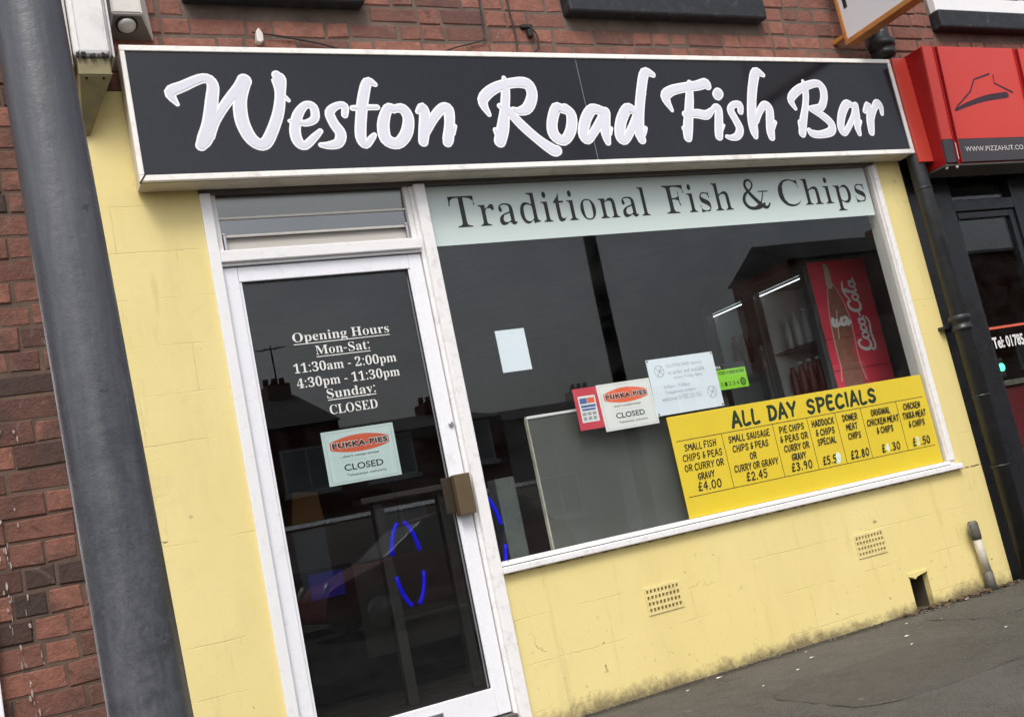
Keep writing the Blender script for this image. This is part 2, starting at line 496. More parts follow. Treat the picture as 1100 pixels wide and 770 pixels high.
  's': (288, ['151,-10 122,-6 87,6 73,9 60,4 51,-9 36,-9 36,105 53,105 66,68 87,39 112,21 140,15 162,18 179,27 189,40 192,58 183,84 156,105 107,130 76,148 54,169 41,193 37,220 44,259 65,291 98,312 141,319 166,316 199,308 206,306 213,305 223,308 230,319 244,319 244,222 228,222 215,254 196,277 174,291 149,296 130,294 116,286 108,274 105,259 115,232 146,212 191,189 221,172 241,151 253,127 257,95 250,51 228,18 194,-3']),
  't': (228, ['124,-9 89,-4 66,10 53,36 48,71 48,279 20,279 20,300 88,369 129,424 144,424 144,310 208,310 208,279 144,279 144,82 149,51 157,43 168,40 189,49 206,75 222,66 198,24 165,-1']),
  'u': (375, ['131,-10 91,-3 65,17 51,51 46,97 46,248 39,282 29,291 11,294 11,310 142,310 142,74 151,46 162,38 177,36 205,43 228,66 228,248 221,283 209,291 189,294 189,310 324,310 324,70 331,39 360,30 360,13 321,10 277,3 228,-10 228,40 209,19 186,3 160,-7']),
  'y': (300, ['52,-140 29,-137 10,-125 -3,-107 -7,-84 -4,-67 5,-53 18,-43 36,-40 64,-49 72,-61 75,-76 74,-81 74,-87 77,-96 86,-99 99,-92 114,-74 129,-44 140,-5 36,251 25,275 15,287 -3,293 -5,293 -5,310 162,310 162,293 136,289 128,275 130,267 133,257 185,119 230,241 236,260 238,274 229,289 203,293 203,310 300,310 300,293 287,290 277,281 259,242 162,-24 129,-96 113,-117 95,-131']),
}
SIGN_STROKES = [[(-0.048,2.67,0.0244),(-0.068,2.719,0.0542),(-0.015,2.746,0.052),(0.069,2.78,0.0487),(0.101,2.755,0.0544),(0.088,2.689,0.0583),(0.061,2.589,0.0631),(0.035,2.526,0.0681),(0.016,2.498,0.0528)],[(0.05,2.54,0.0615),(0.086,2.6,0.0483),(0.145,2.678,0.049),(0.203,2.739,0.0567),(0.23,2.77,0.0678)],[(0.229,2.768,0.0642),(0.199,2.688,0.0621),(0.192,2.602,0.0646),(0.21,2.533,0.0617),(0.24,2.5,0.0576),(0.272,2.503,0.0579),(0.309,2.557,0.0556),(0.347,2.636,0.0541),(0.368,2.717,0.0523),(0.372,2.777,0.0701),(0.366,2.795,0.0482)],[(0.383,2.701,0.0291),(0.397,2.685,0.0248)],[(0.385,2.595,0.0232),(0.407,2.599,0.0291)],[(0.423,2.59,0.0335),(0.454,2.585,0.0366),(0.493,2.605,0.0442),(0.497,2.654,0.0444),(0.465,2.664,0.0405),(0.424,2.621,0.051),(0.401,2.555,0.0543),(0.405,2.507,0.0542),(0.431,2.488,0.0449),(0.478,2.524,0.0402),(0.507,2.549,0.0309)],[(0.625,2.619,0.0376),(0.632,2.658,0.0415),(0.599,2.66,0.0391),(0.562,2.631,0.0492),(0.571,2.582,0.0521),(0.592,2.537,0.0559),(0.574,2.496,0.0519),(0.53,2.486,0.0405),(0.498,2.489,0.0293)],[(0.786,2.756,0.0311),(0.754,2.767,0.0511),(0.721,2.694,0.0576),(0.694,2.603,0.057),(0.677,2.52,0.0566),(0.692,2.486,0.0453),(0.728,2.517,0.0365),(0.739,2.528,0.029)],[(0.665,2.649,0.0319),(0.724,2.652,0.0337),(0.776,2.652,0.0324)],[(0.849,2.643,0.0468),(0.823,2.647,0.0513),(0.789,2.579,0.0616),(0.787,2.51,0.0644),(0.835,2.488,0.0587),(0.884,2.531,0.0624),(0.908,2.6,0.0589),(0.891,2.643,0.0566),(0.857,2.646,0.043)],[(0.958,2.631,0.0317),(0.983,2.653,0.0478),(0.988,2.615,0.0597),(0.97,2.545,0.0593),(0.955,2.493,0.0535)],[(0.977,2.537,0.0475),(1.025,2.599,0.052),(1.075,2.644,0.0549),(1.104,2.639,0.0609),(1.097,2.574,0.0565),(1.075,2.504,0.0601),(1.068,2.487,0.0528)],[(1.12,2.562,0.0275),(1.103,2.527,0.0306)],[(1.299,2.614,0.0312),(1.282,2.681,0.0588),(1.349,2.737,0.0596),(1.45,2.765,0.0568),(1.527,2.761,0.067),(1.541,2.708,0.0631),(1.504,2.646,0.0626),(1.457,2.628,0.0489),(1.428,2.637,0.0337)],[(1.414,2.789,0.0302),(1.41,2.735,0.0507),(1.383,2.636,0.0558),(1.353,2.547,0.0691),(1.324,2.486,0.0659)],[(1.362,2.654,0.0353),(1.375,2.645,0.0353)],[(1.315,2.539,0.0348),(1.321,2.512,0.0366)],[(1.397,2.636,0.0513),(1.451,2.563,0.0562),(1.521,2.49,0.0565),(1.586,2.439,0.0664),(1.607,2.436,0.059)],[(1.688,2.633,0.0487),(1.653,2.643,0.0601),(1.613,2.57,0.0623),(1.61,2.511,0.0669),(1.654,2.483,0.0576),(1.704,2.532,0.0631),(1.725,2.605,0.0635),(1.7,2.64,0.0566)],[(1.905,2.622,0.0562),(1.848,2.635,0.0617),(1.799,2.586,0.0651),(1.766,2.513,0.0626),(1.782,2.483,0.0528),(1.827,2.521,0.0513),(1.891,2.59,0.056),(1.918,2.622,0.0543)],[(1.919,2.617,0.0543),(1.894,2.538,0.0638),(1.89,2.492,0.0537),(1.891,2.469,0.0417)],[(1.928,2.538,0.0261),(1.915,2.51,0.026)],[(2.24,2.812,0.0404),(2.196,2.823,0.0592),(2.153,2.736,0.0627),(2.11,2.62,0.062),(2.083,2.526,0.0666),(2.086,2.478,0.0552)],[(2.082,2.621,0.0514),(2.046,2.638,0.0615),(1.993,2.574,0.0669),(1.967,2.499,0.0644),(1.988,2.478,0.0544),(2.036,2.526,0.0529),(2.082,2.592,0.0473)],[(2.124,2.536,0.0289),(2.108,2.506,0.0287)],[(2.304,2.626,0.0288),(2.283,2.695,0.0638),(2.331,2.729,0.0612),(2.417,2.746,0.0589),(2.493,2.755,0.0596),(2.549,2.768,0.0632),(2.559,2.753,0.0522)],[(2.452,2.769,0.0406),(2.428,2.688,0.0573),(2.397,2.597,0.0614),(2.37,2.521,0.0655),(2.36,2.483,0.0577)],[(2.376,2.604,0.0429),(2.45,2.606,0.0572),(2.506,2.599,0.0576),(2.548,2.624,0.0392)],[(2.348,2.531,0.0334),(2.355,2.514,0.0334)],[(2.562,2.634,0.0377),(2.577,2.643,0.0394),(2.591,2.63,0.0521),(2.577,2.574,0.0581),(2.56,2.517,0.0586),(2.552,2.486,0.0561)],[(2.605,2.705,0.0667),(2.617,2.715,0.0668)],[(2.6,2.543,0.022),(2.581,2.517,0.0219)],[(2.727,2.615,0.0434),(2.732,2.652,0.0483),(2.689,2.65,0.0448),(2.666,2.621,0.0526),(2.682,2.572,0.0526),(2.695,2.522,0.0557),(2.669,2.485,0.0507),(2.628,2.476,0.0378),(2.601,2.482,0.0298)],[(2.936,2.816,0.0351),(2.893,2.83,0.0648),(2.852,2.76,0.0658),(2.815,2.665,0.0652),(2.79,2.571,0.0679),(2.783,2.506,0.0596),(2.784,2.481,0.0418)],[(2.813,2.563,0.0438),(2.857,2.621,0.0474),(2.897,2.65,0.0527),(2.92,2.628,0.0578),(2.905,2.562,0.0607),(2.89,2.504,0.0604),(2.888,2.474,0.0506)],[(2.936,2.554,0.0313),(2.916,2.526,0.0312)],[(3.097,2.629,0.0306),(3.081,2.679,0.054),(3.139,2.728,0.0589),(3.221,2.758,0.0552),(3.297,2.77,0.0513),(3.324,2.738,0.0589),(3.314,2.685,0.0564),(3.278,2.636,0.0538),(3.226,2.627,0.049),(3.196,2.628,0.0369)],[(3.201,2.624,0.037),(3.27,2.588,0.0536),(3.318,2.541,0.0583),(3.304,2.499,0.0596),(3.227,2.482,0.0501),(3.169,2.488,0.0512),(3.153,2.505,0.0394)],[(3.198,2.783,0.0268),(3.2,2.731,0.0475),(3.172,2.647,0.0487),(3.125,2.551,0.0583),(3.1,2.49,0.0551)],[(3.102,2.554,0.032),(3.097,2.525,0.0319)],[(3.503,2.645,0.0431),(3.463,2.65,0.0597),(3.412,2.593,0.0607),(3.38,2.521,0.0557),(3.393,2.487,0.0467),(3.436,2.52,0.044),(3.495,2.585,0.0445),(3.522,2.638,0.0463)],[(3.53,2.644,0.0463),(3.514,2.578,0.0569),(3.501,2.519,0.052),(3.502,2.481,0.0382)],[(3.537,2.552,0.0246),(3.52,2.525,0.0245)],[(3.584,2.609,0.0357),(3.619,2.646,0.0484),(3.623,2.61,0.0577),(3.605,2.544,0.0621),(3.593,2.488,0.051)],[(3.617,2.557,0.0436),(3.657,2.62,0.0486),(3.694,2.654,0.0584),(3.713,2.633,0.0458),(3.708,2.593,0.0331)]]
BOTTLE_STROKE = [[(3.693,1.935,0.0435),(3.698,1.906,0.0511),(3.693,1.828,0.0586),(3.7,1.805,0.0713),(3.706,1.738,0.0915),(3.709,1.66,0.1267),(3.704,1.583,0.1414),(3.689,1.496,0.1482),(3.681,1.409,0.1376),(3.694,1.342,0.1299),(3.697,1.276,0.1446),(3.696,1.237,0.1543)]]
BOTTLE_NECK = [[(3.692,1.934,0.0435),(3.697,1.906,0.0511),(3.691,1.823,0.0585)]]
BOTTLE_LABEL = [[(3.649,1.615,0.0176),(3.643,1.583,0.0175),(3.664,1.575,0.0151)],[(3.675,1.607,0.0126),(3.673,1.58,0.0151),(3.692,1.583,0.0126)],[(3.721,1.614,0.0177),(3.704,1.588,0.0177),(3.731,1.579,0.0177),(3.761,1.604,0.0178),(3.744,1.62,0.0127)],[(3.758,1.577,0.0152),(3.781,1.591,0.0127)]]
BOTTLE_LIGHT = [[(3.674,1.818,0.0064),(3.642,1.699,0.0076),(3.623,1.558,0.0075),(3.618,1.416,0.0075),(3.617,1.329,0.0074),(3.597,1.25,0.0086)],[(3.72,1.825,0.0064),(3.764,1.721,0.0064),(3.784,1.607,0.0077),(3.782,1.497,0.0076),(3.773,1.387,0.0076),(3.782,1.287,0.0076),(3.791,1.242,0.0076)],[(3.693,1.661,0.0101),(3.66,1.499,0.01)]]
HAT_STROKES = [[(4.138,2.556,0.0083),(4.16,2.577,0.0084),(4.294,2.664,0.0096),(4.343,2.734,0.0097),(4.48,2.768,0.011)],[(4.511,2.759,0.0088),(4.509,2.713,0.0088),(4.646,2.659,0.0123)],[(4.144,2.557,0.0167),(4.253,2.59,0.0275),(4.41,2.624,0.0367),(4.564,2.641,0.0397),(4.592,2.643,0.0354)]]

# ---------------------------------------------------------------- materials of the place
def brick_mat(name, lo, hi, dark, soot=0.35):
    m, nt, b = newmat(name)
    g = N(nt, 'ShaderNodeNewGeometry')
    co = g.outputs['Position']
    cr = N(nt, 'ShaderNodeValToRGB')
    el = cr.color_ramp.elements
    el[0].position, el[0].color = 0.0, (*dark, 1)
    el[1].position, el[1].color = 1.0, (*hi, 1)
    e = el.new(0.22); e.color = (*lo, 1)
    e = el.new(0.6); e.color = (*[(p+q)/2 for p, q in zip(lo, hi)], 1)
    nt.links.new(g.outputs['Random Per Island'], cr.inputs['Fac'])
    c = mix(nt, ramp(nt, noise(nt, co, 26, 6, 0.7), [(0.35, 0.0), (0.75, 0.55)]), cr.outputs['Color'], tuple(v*0.45 for v in lo))
    c = mix(nt, mathn(nt, 'MULTIPLY', ramp(nt, noise(nt, co, 2.6, 6, 0.7, 0.6), [(0.48, 0.0), (0.68, 1.0)]), soot), c, (0.05, 0.04, 0.035))
    c = mix(nt, ramp(nt, noise(nt, co, 70, 3, 0.6), [(0.70, 0.0), (0.78, 0.5)]), c, (0.36, 0.30, 0.26))
    c = mix(nt, ramp(nt, noise(nt, co, 9, 7, 0.75, 1.0), [(0.58, 0.0), (0.68, 0.6)]), c, (0.20, 0.155, 0.13))
    c = mix(nt, ramp(nt, noise(nt, co, 15, 6, 0.7, 0.5), [(0.62, 0.0), (0.72, 0.8)]), c, tuple(v*0.35 for v in lo))
    nt.links.new(c, b.inputs['Base Color'])
    b.inputs['Roughness'].default_value = 0.88
    b.inputs['Specular IOR Level'].default_value = 0.25
    h = mathn(nt, 'ADD', noise(nt, co, 90, 5, 0.7), mathn(nt, 'MULTIPLY', noise(nt, co, 22, 4, 0.6), 1.5))
    bump(nt, b, h, 0.9, 0.006)
    return m
M = {}
M['brick'] = brick_mat('red_brick', (0.235, 0.105, 0.080), (0.34, 0.148, 0.108), (0.14, 0.075, 0.062), 0.5)
M['brick_dark'] = brick_mat('weathered_brick', (0.150, 0.070, 0.054), (0.285, 0.122, 0.086), (0.055, 0.038, 0.033), 0.9)
M['mortar_left'] = paint('sandy_mortar', (0.125, 0.083, 0.062), 0.95, 0.45, 18, (0.045, 0.036, 0.03), 1.0, 6, 0.8, 70, 0.2)
M['mortar'] = paint('lime_mortar', (0.155, 0.115, 0.095), 0.95, 0.25, 14, (0.05, 0.04, 0.035), 0.9, 5, 0.6, 90, 0.2)

def yellow_mat():
    m, nt, b = newmat('yellow_masonry_paint')
    co = geo_pos(nt)
    sp = N(nt, 'ShaderNodeSeparateXYZ'); nt.links.new(co, sp.inputs[0])
    wob = mathn(nt, 'MULTIPLY', mathn(nt, 'SUBTRACT', noise(nt, co, 5, 3, 0.6), 0.5), 0.014)
    cb = N(nt, 'ShaderNodeCombineXYZ')
    nt.links.new(mathn(nt, 'ADD', mathn(nt, 'ADD', sp.outputs[0], wob), 0.118), cb.inputs[0])
    nt.links.new(mathn(nt, 'ADD', mathn(nt, 'ADD', sp.outputs[2], wob), 0.112), cb.inputs[1])
    br = N(nt, 'ShaderNodeTexBrick')
    br.offset = 0.5
    br.inputs['Scale'].default_value = 1.0
    br.inputs['Mortar Size'].default_value = 0.0022
    br.inputs['Mortar Smooth'].default_value = 0.6
    br.inputs['Brick Width'].default_value = 0.44
    br.inputs['Row Height'].default_value = 0.186
    nt.links.new(cb.outputs[0], br.inputs['Vector'])
    joint = mathn(nt, 'MULTIPLY', br.outputs['Fac'], ramp(nt, noise(nt, co, 3.4, 4, 0.6), [(0.48, 0.0), (0.66, 0.8)]))
    # paint: slightly patchy, thin in places
    c = mix(nt, noise(nt, co, 2.2, 6, 0.65, 0.4), (0.70, 0.575, 0.245), (0.80, 0.675, 0.315))
    c = mix(nt, ramp(nt, noise(nt, co, 7.5, 6, 0.7, 0.8), [(0.55, 0.0), (0.80, 0.5)]), c, (0.62, 0.50, 0.24))
    c = mix(nt, mathn(nt, 'MULTIPLY', joint, 0.33), c, (0.30, 0.24, 0.11))
    c = mix(nt, ramp(nt, noise(nt, co, 0.9, 5, 0.6, 1.0), [(0.40, 0.0), (0.65, 0.6)]), c, (0.72, 0.59, 0.235))
    c = mix(nt, ramp(nt, noise(nt, co, 1.0, 5, 0.7, 0.3, (5, 5, 1.1)), [(0.52, 0.0), (0.75, 0.35)]), c, (0.60, 0.49, 0.22))
    # runs of grime, elongated downwards
    run = ramp(nt, noise(nt, co, 1.0, 7, 0.7, 0.0, (16, 16, 1.6)), [(0.60, 0.0), (0.82, 1.0)])
    c = mix(nt, mathn(nt, 'MULTIPLY', run, 0.5), c, (0.33, 0.26, 0.12))
    # splash-back dirt along the pavement, ragged
    lowd = mathn(nt, 'SUBTRACT', 1.0, mathn(nt, 'DIVIDE', sp.outputs[2], 0.125), True)
    lown = mathn(nt, 'ADD', lowd, mathn(nt, 'MULTIPLY', mathn(nt, 'ADD', mathn(nt, 'SUBTRACT', noise(nt, co, 2.3, 4, 0.6, 0.8), 0.5), mathn(nt, 'SUBTRACT', noise(nt, co, 22, 8, 0.78, 0.4), 0.5)), 1.35))
    c = mix(nt, mathn(nt, 'MULTIPLY', ramp(nt, lown, [(0.48, 0.0), (1.08, 1.0)]), 0.85), c, (0.12, 0.095, 0.06))
    # small knocks through to the render
    chip = ramp(nt, noise(nt, co, 24, 3, 0.55, 0.4), [(0.715, 0.0), (0.735, 1.0)])
    chip = mathn(nt, 'MULTIPLY', chip, ramp(nt, noise(nt, co, 2.2, 2, 0.5), [(0.5, 0.0), (0.6, 1.0)]))
    c = mix(nt, mathn(nt, 'MULTIPLY', chip, 0.75), c, (0.17, 0.12, 0.07))
    # hairline cracks
    v = N(nt, 'ShaderNodeTexVoronoi', feature='DISTANCE_TO_EDGE')
    v.inputs['Scale'].default_value = 1.9
    mpn = N(nt, 'ShaderNodeMapping'); nt.links.new(co, mpn.inputs[0])
    nz = N(nt, 'ShaderNodeTexNoise'); nz.inputs['Scale'].default_value = 5; nz.inputs['Detail'].default_value = 6
    nt.links.new(co, nz.inputs['Vector'])
    ad = N(nt, 'ShaderNodeVectorMath', operation='MULTIPLY_ADD')
    nt.links.new(nz.outputs['Color'], ad.inputs[0]); ad.inputs[1].default_value = (0.25, 0.25, 0.25); nt.links.new(co, ad.inputs[2])
    nt.links.new(ad.outputs[0], v.inputs['Vector'])
    crk = mathn(nt, 'MULTIPLY', ramp(nt, v.outputs['Distance'], [(0.0, 1.0), (0.004, 0.0)]), ramp(nt, noise(nt, co, 1.7, 2, 0.5), [(0.66, 0.0), (0.72, 1.0)]))
    c = mix(nt, mathn(nt, 'MULTIPLY', crk, 0.6), c, (0.14, 0.10, 0.06))
    # flakes lost along the top edge, under the window ledge
    band = mathn(nt, 'SUBTRACT', 1.0, mathn(nt, 'MULTIPLY', mathn(nt, 'ABSOLUTE', mathn(nt, 'SUBTRACT', sp.outputs[2], 0.637)), 60.0), True)
    fl = ramp(nt, mathn(nt, 'ADD', mathn(nt, 'MULTIPLY', band, 0.40), mathn(nt, 'MULTIPLY', noise(nt, co, 21, 5, 0.7, 0.5), 0.8)), [(0.74, 0.0), (0.79, 1.0)])
    fl = mathn(nt, 'MULTIPLY', mathn(nt, 'MULTIPLY', fl, band), mathn(nt, 'GREATER_THAN', sp.outputs[0], 0.93))
    c = mix(nt, fl, c, (0.13, 0.085, 0.05))
    # mould specks low down
    spk = mathn(nt, 'MULTIPLY', ramp(nt, noise(nt, co, 34, 4, 0.6, 0.3), [(0.66, 0.0), (0.72, 0.8)]), mathn(nt, 'SUBTRACT', 1.0, mathn(nt, 'DIVIDE', sp.outputs[2], 0.5), True))
    c = mix(nt, spk, c, (0.25, 0.19, 0.10))
    nt.links.new(c, b.inputs['Base Color'])
    b.inputs['Roughness'].default_value = 0.62
    b.inputs['Specular IOR Level'].default_value = 0.35
    h = mathn(nt, 'SUBTRACT', mathn(nt, 'MULTIPLY', noise(nt, co, 55, 5, 0.65), 0.35), mathn(nt, 'ADD', joint, mathn(nt, 'ADD', chip, crk)))
    bump(nt, b, h, 0.5, 0.006)
    return m
M['yellow'] = yellow_mat()

def asphalt_mat(name, base, patch):
    m, nt, b = newmat(name)
    co = geo_pos(nt)
    v = N(nt, 'ShaderNodeTexVoronoi'); v.inputs['Scale'].default_value = 150
    nt.links.new(co, v.inputs['Vector'])
    g = N(nt, 'ShaderNodeRGBToBW'); nt.links.new(v.outputs['Color'], g.inputs[0])
    c = mix(nt, g.outputs[0], tuple(x*0.55 for x in base), tuple(x*1.5 for x in base))
    c = mix(nt, ramp(nt, noise(nt, co, 1.3, 7, 0.7, 0.6), [(0.42, 0.0), (0.58, 0.85)]), c, patch)
    c = mix(nt, ramp(nt, noise(nt, co, 13, 5, 0.65, 0.3), [(0.45, 0.0), (0.85, 0.5)]), c, tuple(x*0.55 for x in base))
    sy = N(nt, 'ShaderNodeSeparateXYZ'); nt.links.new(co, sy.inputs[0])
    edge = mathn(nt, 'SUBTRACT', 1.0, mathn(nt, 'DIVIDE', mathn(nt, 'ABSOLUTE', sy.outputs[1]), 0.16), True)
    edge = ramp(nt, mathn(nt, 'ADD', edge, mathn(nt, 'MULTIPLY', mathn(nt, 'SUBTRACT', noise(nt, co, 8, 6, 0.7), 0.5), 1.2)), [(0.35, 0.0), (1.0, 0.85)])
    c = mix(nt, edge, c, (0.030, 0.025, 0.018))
    c = mix(nt, ramp(nt, noise(nt, co, 46, 4, 0.65), [(0.70, 0.0), (0.77, 0.6)]), c, (0.21, 0.195, 0.17))
    # trodden chewing gum and pale scraps
    gv = N(nt, 'ShaderNodeTexVoronoi'); gv.inputs['Scale'].default_value = 6.5
    mp = N(nt, 'ShaderNodeMapping'); mp.inputs['Scale'].default_value = (1, 1, 0); nt.links.new(co, mp.inputs[0])
    nt.links.new(mp.outputs[0], gv.inputs['Vector'])
    sp = mathn(nt, 'ADD', gv.outputs['Distance'], mathn(nt, 'MULTIPLY', noise(nt, co, 40, 3, 0.6), 0.12))
    gum = mathn(nt, 'MULTIPLY', ramp(nt, sp, [(0.13, 1.0), (0.155, 0.0)]), 0.55)
    gg = N(nt, 'ShaderNodeRGBToBW'); nt.links.new(gv.outputs['Color'], gg.inputs[0])
    gum = mathn(nt, 'MULTIPLY', gum, ramp(nt, gg.outputs[0], [(0.52, 0.0), (0.60, 1.0)]))
    c = mix(nt, gum, c, (0.26, 0.245, 0.22))
    nt.links.new(c, b.inputs['Base Color'])
    b.inputs['Roughness'].default_value = 0.85
    b.inputs['Specular IOR Level'].default_value = 0.3
    h = mathn(nt, 'ADD', mathn(nt, 'MULTIPLY', v.outputs['Distance'], 1.0), mathn(nt, 'MULTIPLY', noise(nt, co, 30, 6, 0.7), 1.4))
    bump(nt, b, h, 0.85, 0.011)
    return m
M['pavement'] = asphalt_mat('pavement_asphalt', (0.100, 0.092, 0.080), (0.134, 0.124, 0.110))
M['road'] = asphalt_mat('road_asphalt', (0.055, 0.054, 0.052), (0.07, 0.069, 0.067))
M['kerb'] = paint('kerb_concrete', (0.27, 0.26, 0.24), 0.9, 0.2, 6, (0.08, 0.075, 0.07), 0.7, 4, 0.4)

WHITE = (0.79, 0.78, 0.79)
M['white'] = paint('white_gloss_paint', WHITE, 0.38, 0.035, 5, (0.42, 0.38, 0.34), 0.25, 26, 0.10, 40)
M['white_worn'] = paint('worn_white_paint', (0.79, 0.775, 0.775), 0.45, 0.04, 5, (0.34, 0.29, 0.25), 0.40, 26, 0.2, 45, chips=(0.10, 0.065, 0.04))
M['upvc'] = paint('white_door_plastic', (0.80, 0.80, 0.84), 0.3, 0.025, 4, (0.5, 0.48, 0.47), 0.2, 14)
M['cream'] = paint('cream_sign_frame', (0.86, 0.835, 0.80), 0.4, 0.04, 4, (0.36, 0.28, 0.17), 0.35, 14)
M['soffit'] = paint('sign_soffit_cream', (0.66, 0.60, 0.50), 0.5, 0.1, 4, (0.22, 0.17, 0.10), 0.7, 5)
M['sign_face'] = paint('dark_sign_panel', (0.011, 0.012, 0.017), 0.12, 0.15, 3, spec=0.40)
M['letter_edge'] = flat('white_letter_edge', (0.90, 0.89, 0.91), 0.35)
M['letter_fill'] = flat('pale_lilac_letter_fill', (0.68, 0.68, 0.755), 0.35)
M['joint_line'] = flat('panel_joint_line', (0.32, 0.33, 0.36), 0.5)
M['pole'] = None
M['black_iron'] = paint('black_iron_paint', (0.017, 0.018, 0.020), 0.42, 0.25, 9, (0.05, 0.05, 0.05), 0.5, 8, 0.25, 50)
M['black_paint'] = paint('black_gloss_paint', (0.012, 0.013, 0.016), 0.3, 0.2, 6, bmp=0.05)
M['sill'] = paint('flaking_black_sill', (0.012, 0.014, 0.018), 0.6, 0.3, 10, (0.15, 0.15, 0.15), 0.30, 22, 0.5, 45)
M['red'] = paint('red_sign_panel', (0.60, 0.048, 0.036), 0.32, 0.05, 2)
M['red_deep'] = paint('red_sign_channel', (0.33, 0.010, 0.010), 0.3, 0.1, 3)
M['grey_strip'] = paint('charcoal_sign_strip', (0.050, 0.045, 0.052), 0.4, 0.08, 3)
M['text_white'] = flat('white_lettering', (0.72, 0.72, 0.70), 0.5)
M['text_black'] = flat('black_lettering', (0.014, 0.014, 0.014), 0.5)
M['khaki'] = paint('khaki_timber_paint', (0.235, 0.195, 0.095), 0.55, 0.15, 8, (0.06, 0.05, 0.03), 0.6, 10, 0.2)
M['white_upright'] = paint('white_gutter_plastic', (0.72, 0.71, 0.70), 0.25, 0.05, 5, (0.3, 0.27, 0.22), 0.5, 6)
M['alarm_white'] = paint('off_white_plastic', (0.66, 0.63, 0.59), 0.4, 0.04, 4, (0.3, 0.26, 0.2), 0.4, 6)
M['alarm_dark'] = paint('grey_brown_plastic', (0.10, 0.085, 0.075), 0.4, 0.1, 5)
M['lens'] = paint('frosted_lens', (0.50, 0.48, 0.44), 0.15, 0.1, 20, spec=0.8)
M['orange_wood'] = paint('orange_stained_timber', (0.42, 0.17, 0.045), 0.45, 0.3, 6, (0.10, 0.04, 0.015), 0.6, 8, 0.2, 40, stretch=(3, 3, 14))
M['panel_white'] = paint('white_sign_panel', (0.62, 0.61, 0.64), 0.35, 0.03, 3)
M['glass'] = glass('window_glass', (0.96, 0.975, 0.97), 0.031, wobble=0.02)
M['door_glass'] = glass('door_glass', (0.88, 0.90, 0.90), 0.030, wobble=0.015)
M['film'] = paint('frosted_window_film', (0.56, 0.645, 0.625), 0.35, 0.02, 2)
M['board'] = paint('yellow_menu_board', (0.67, 0.505, 0.030), 0.42, 0.03, 2.5, (0.62, 0.42, 0.05), 0.45, 12)
M['board_green'] = flat('dark_green_board_lettering', (0.008, 0.032, 0.016), 0.5)
M['paper'] = flat('white_paper', (0.74, 0.79, 0.86), 0.8)
M['card'] = flat('white_card', (0.80, 0.80, 0.78), 0.55)
M['card_mint'] = flat('mint_white_card', (0.74, 0.86, 0.83), 0.55)
M['card_edge'] = flat('pale_border_line', (0.50, 0.50, 0.52), 0.6)
M['orange_red'] = flat('orange_red_print', (0.85, 0.15, 0.065), 0.5)
M['sticker_red'] = flat('crimson_sticker', (0.62, 0.055, 0.085), 0.5)
M['print_blue'] = flat('blue_print', (0.08, 0.14, 0.36), 0.6)
M['print_grey'] = flat('grey_print', (0.36, 0.37, 0.40), 0.7)
M['rating_green'] = flat('bright_green_card', (0.26, 0.62, 0.03), 0.5)
M['bronze'] = paint('bronze_handle', (0.10, 0.070, 0.036), 0.38, 0.12, 8, spec=0.5)
M['bronze_dark'] = paint('dark_handle_plate', (0.030, 0.022, 0.012), 0.35, 0.1, 8)
M['steel'] = paint('brushed_steel', (0.45, 0.45, 0.46), 0.3, 0.08, 9, metal=0.9)
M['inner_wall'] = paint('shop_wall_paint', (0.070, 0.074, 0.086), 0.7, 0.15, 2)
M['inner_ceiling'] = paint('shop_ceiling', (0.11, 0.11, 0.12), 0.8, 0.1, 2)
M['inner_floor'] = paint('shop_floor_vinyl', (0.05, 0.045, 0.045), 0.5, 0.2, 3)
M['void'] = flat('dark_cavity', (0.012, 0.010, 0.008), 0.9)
M['terracotta'] = paint('painted_airbrick', (0.72, 0.60, 0.27), 0.6, 0.08, 9, (0.3, 0.2, 0.1), 0.5, 14)
M['stub_white'] = paint('dirty_white_pipe', (0.50, 0.46, 0.38), 0.5, 0.12, 14, (0.14, 0.11, 0.07), 0.7, 12)
M['stub_grey'] = paint('grey_pipe_fitting', (0.085, 0.08, 0.065), 0.55, 0.3, 22, (0.28, 0.25, 0.2), 0.5, 20)
M['grit'] = paint('pavement_grit', (0.11, 0.095, 0.075), 0.95, 0.5, 60)
M['leaf'] = paint('dead_leaf', (0.095, 0.055, 0.028), 0.8, 0.4, 50)
M['grey_board'] = paint('grey_hardboard', (0.092, 0.096, 0.088), 0.4, 0.35, 1.6, (0.07, 0.07, 0.06), 0.6, 3)
M['pedestal'] = paint('grey_plastered_plinth', (0.10, 0.115, 0.11), 0.8, 0.35, 30, bmp=0.8, bscale=60)
M['cable'] = flat('black_cable', (0.02, 0.016, 0.014), 0.6)

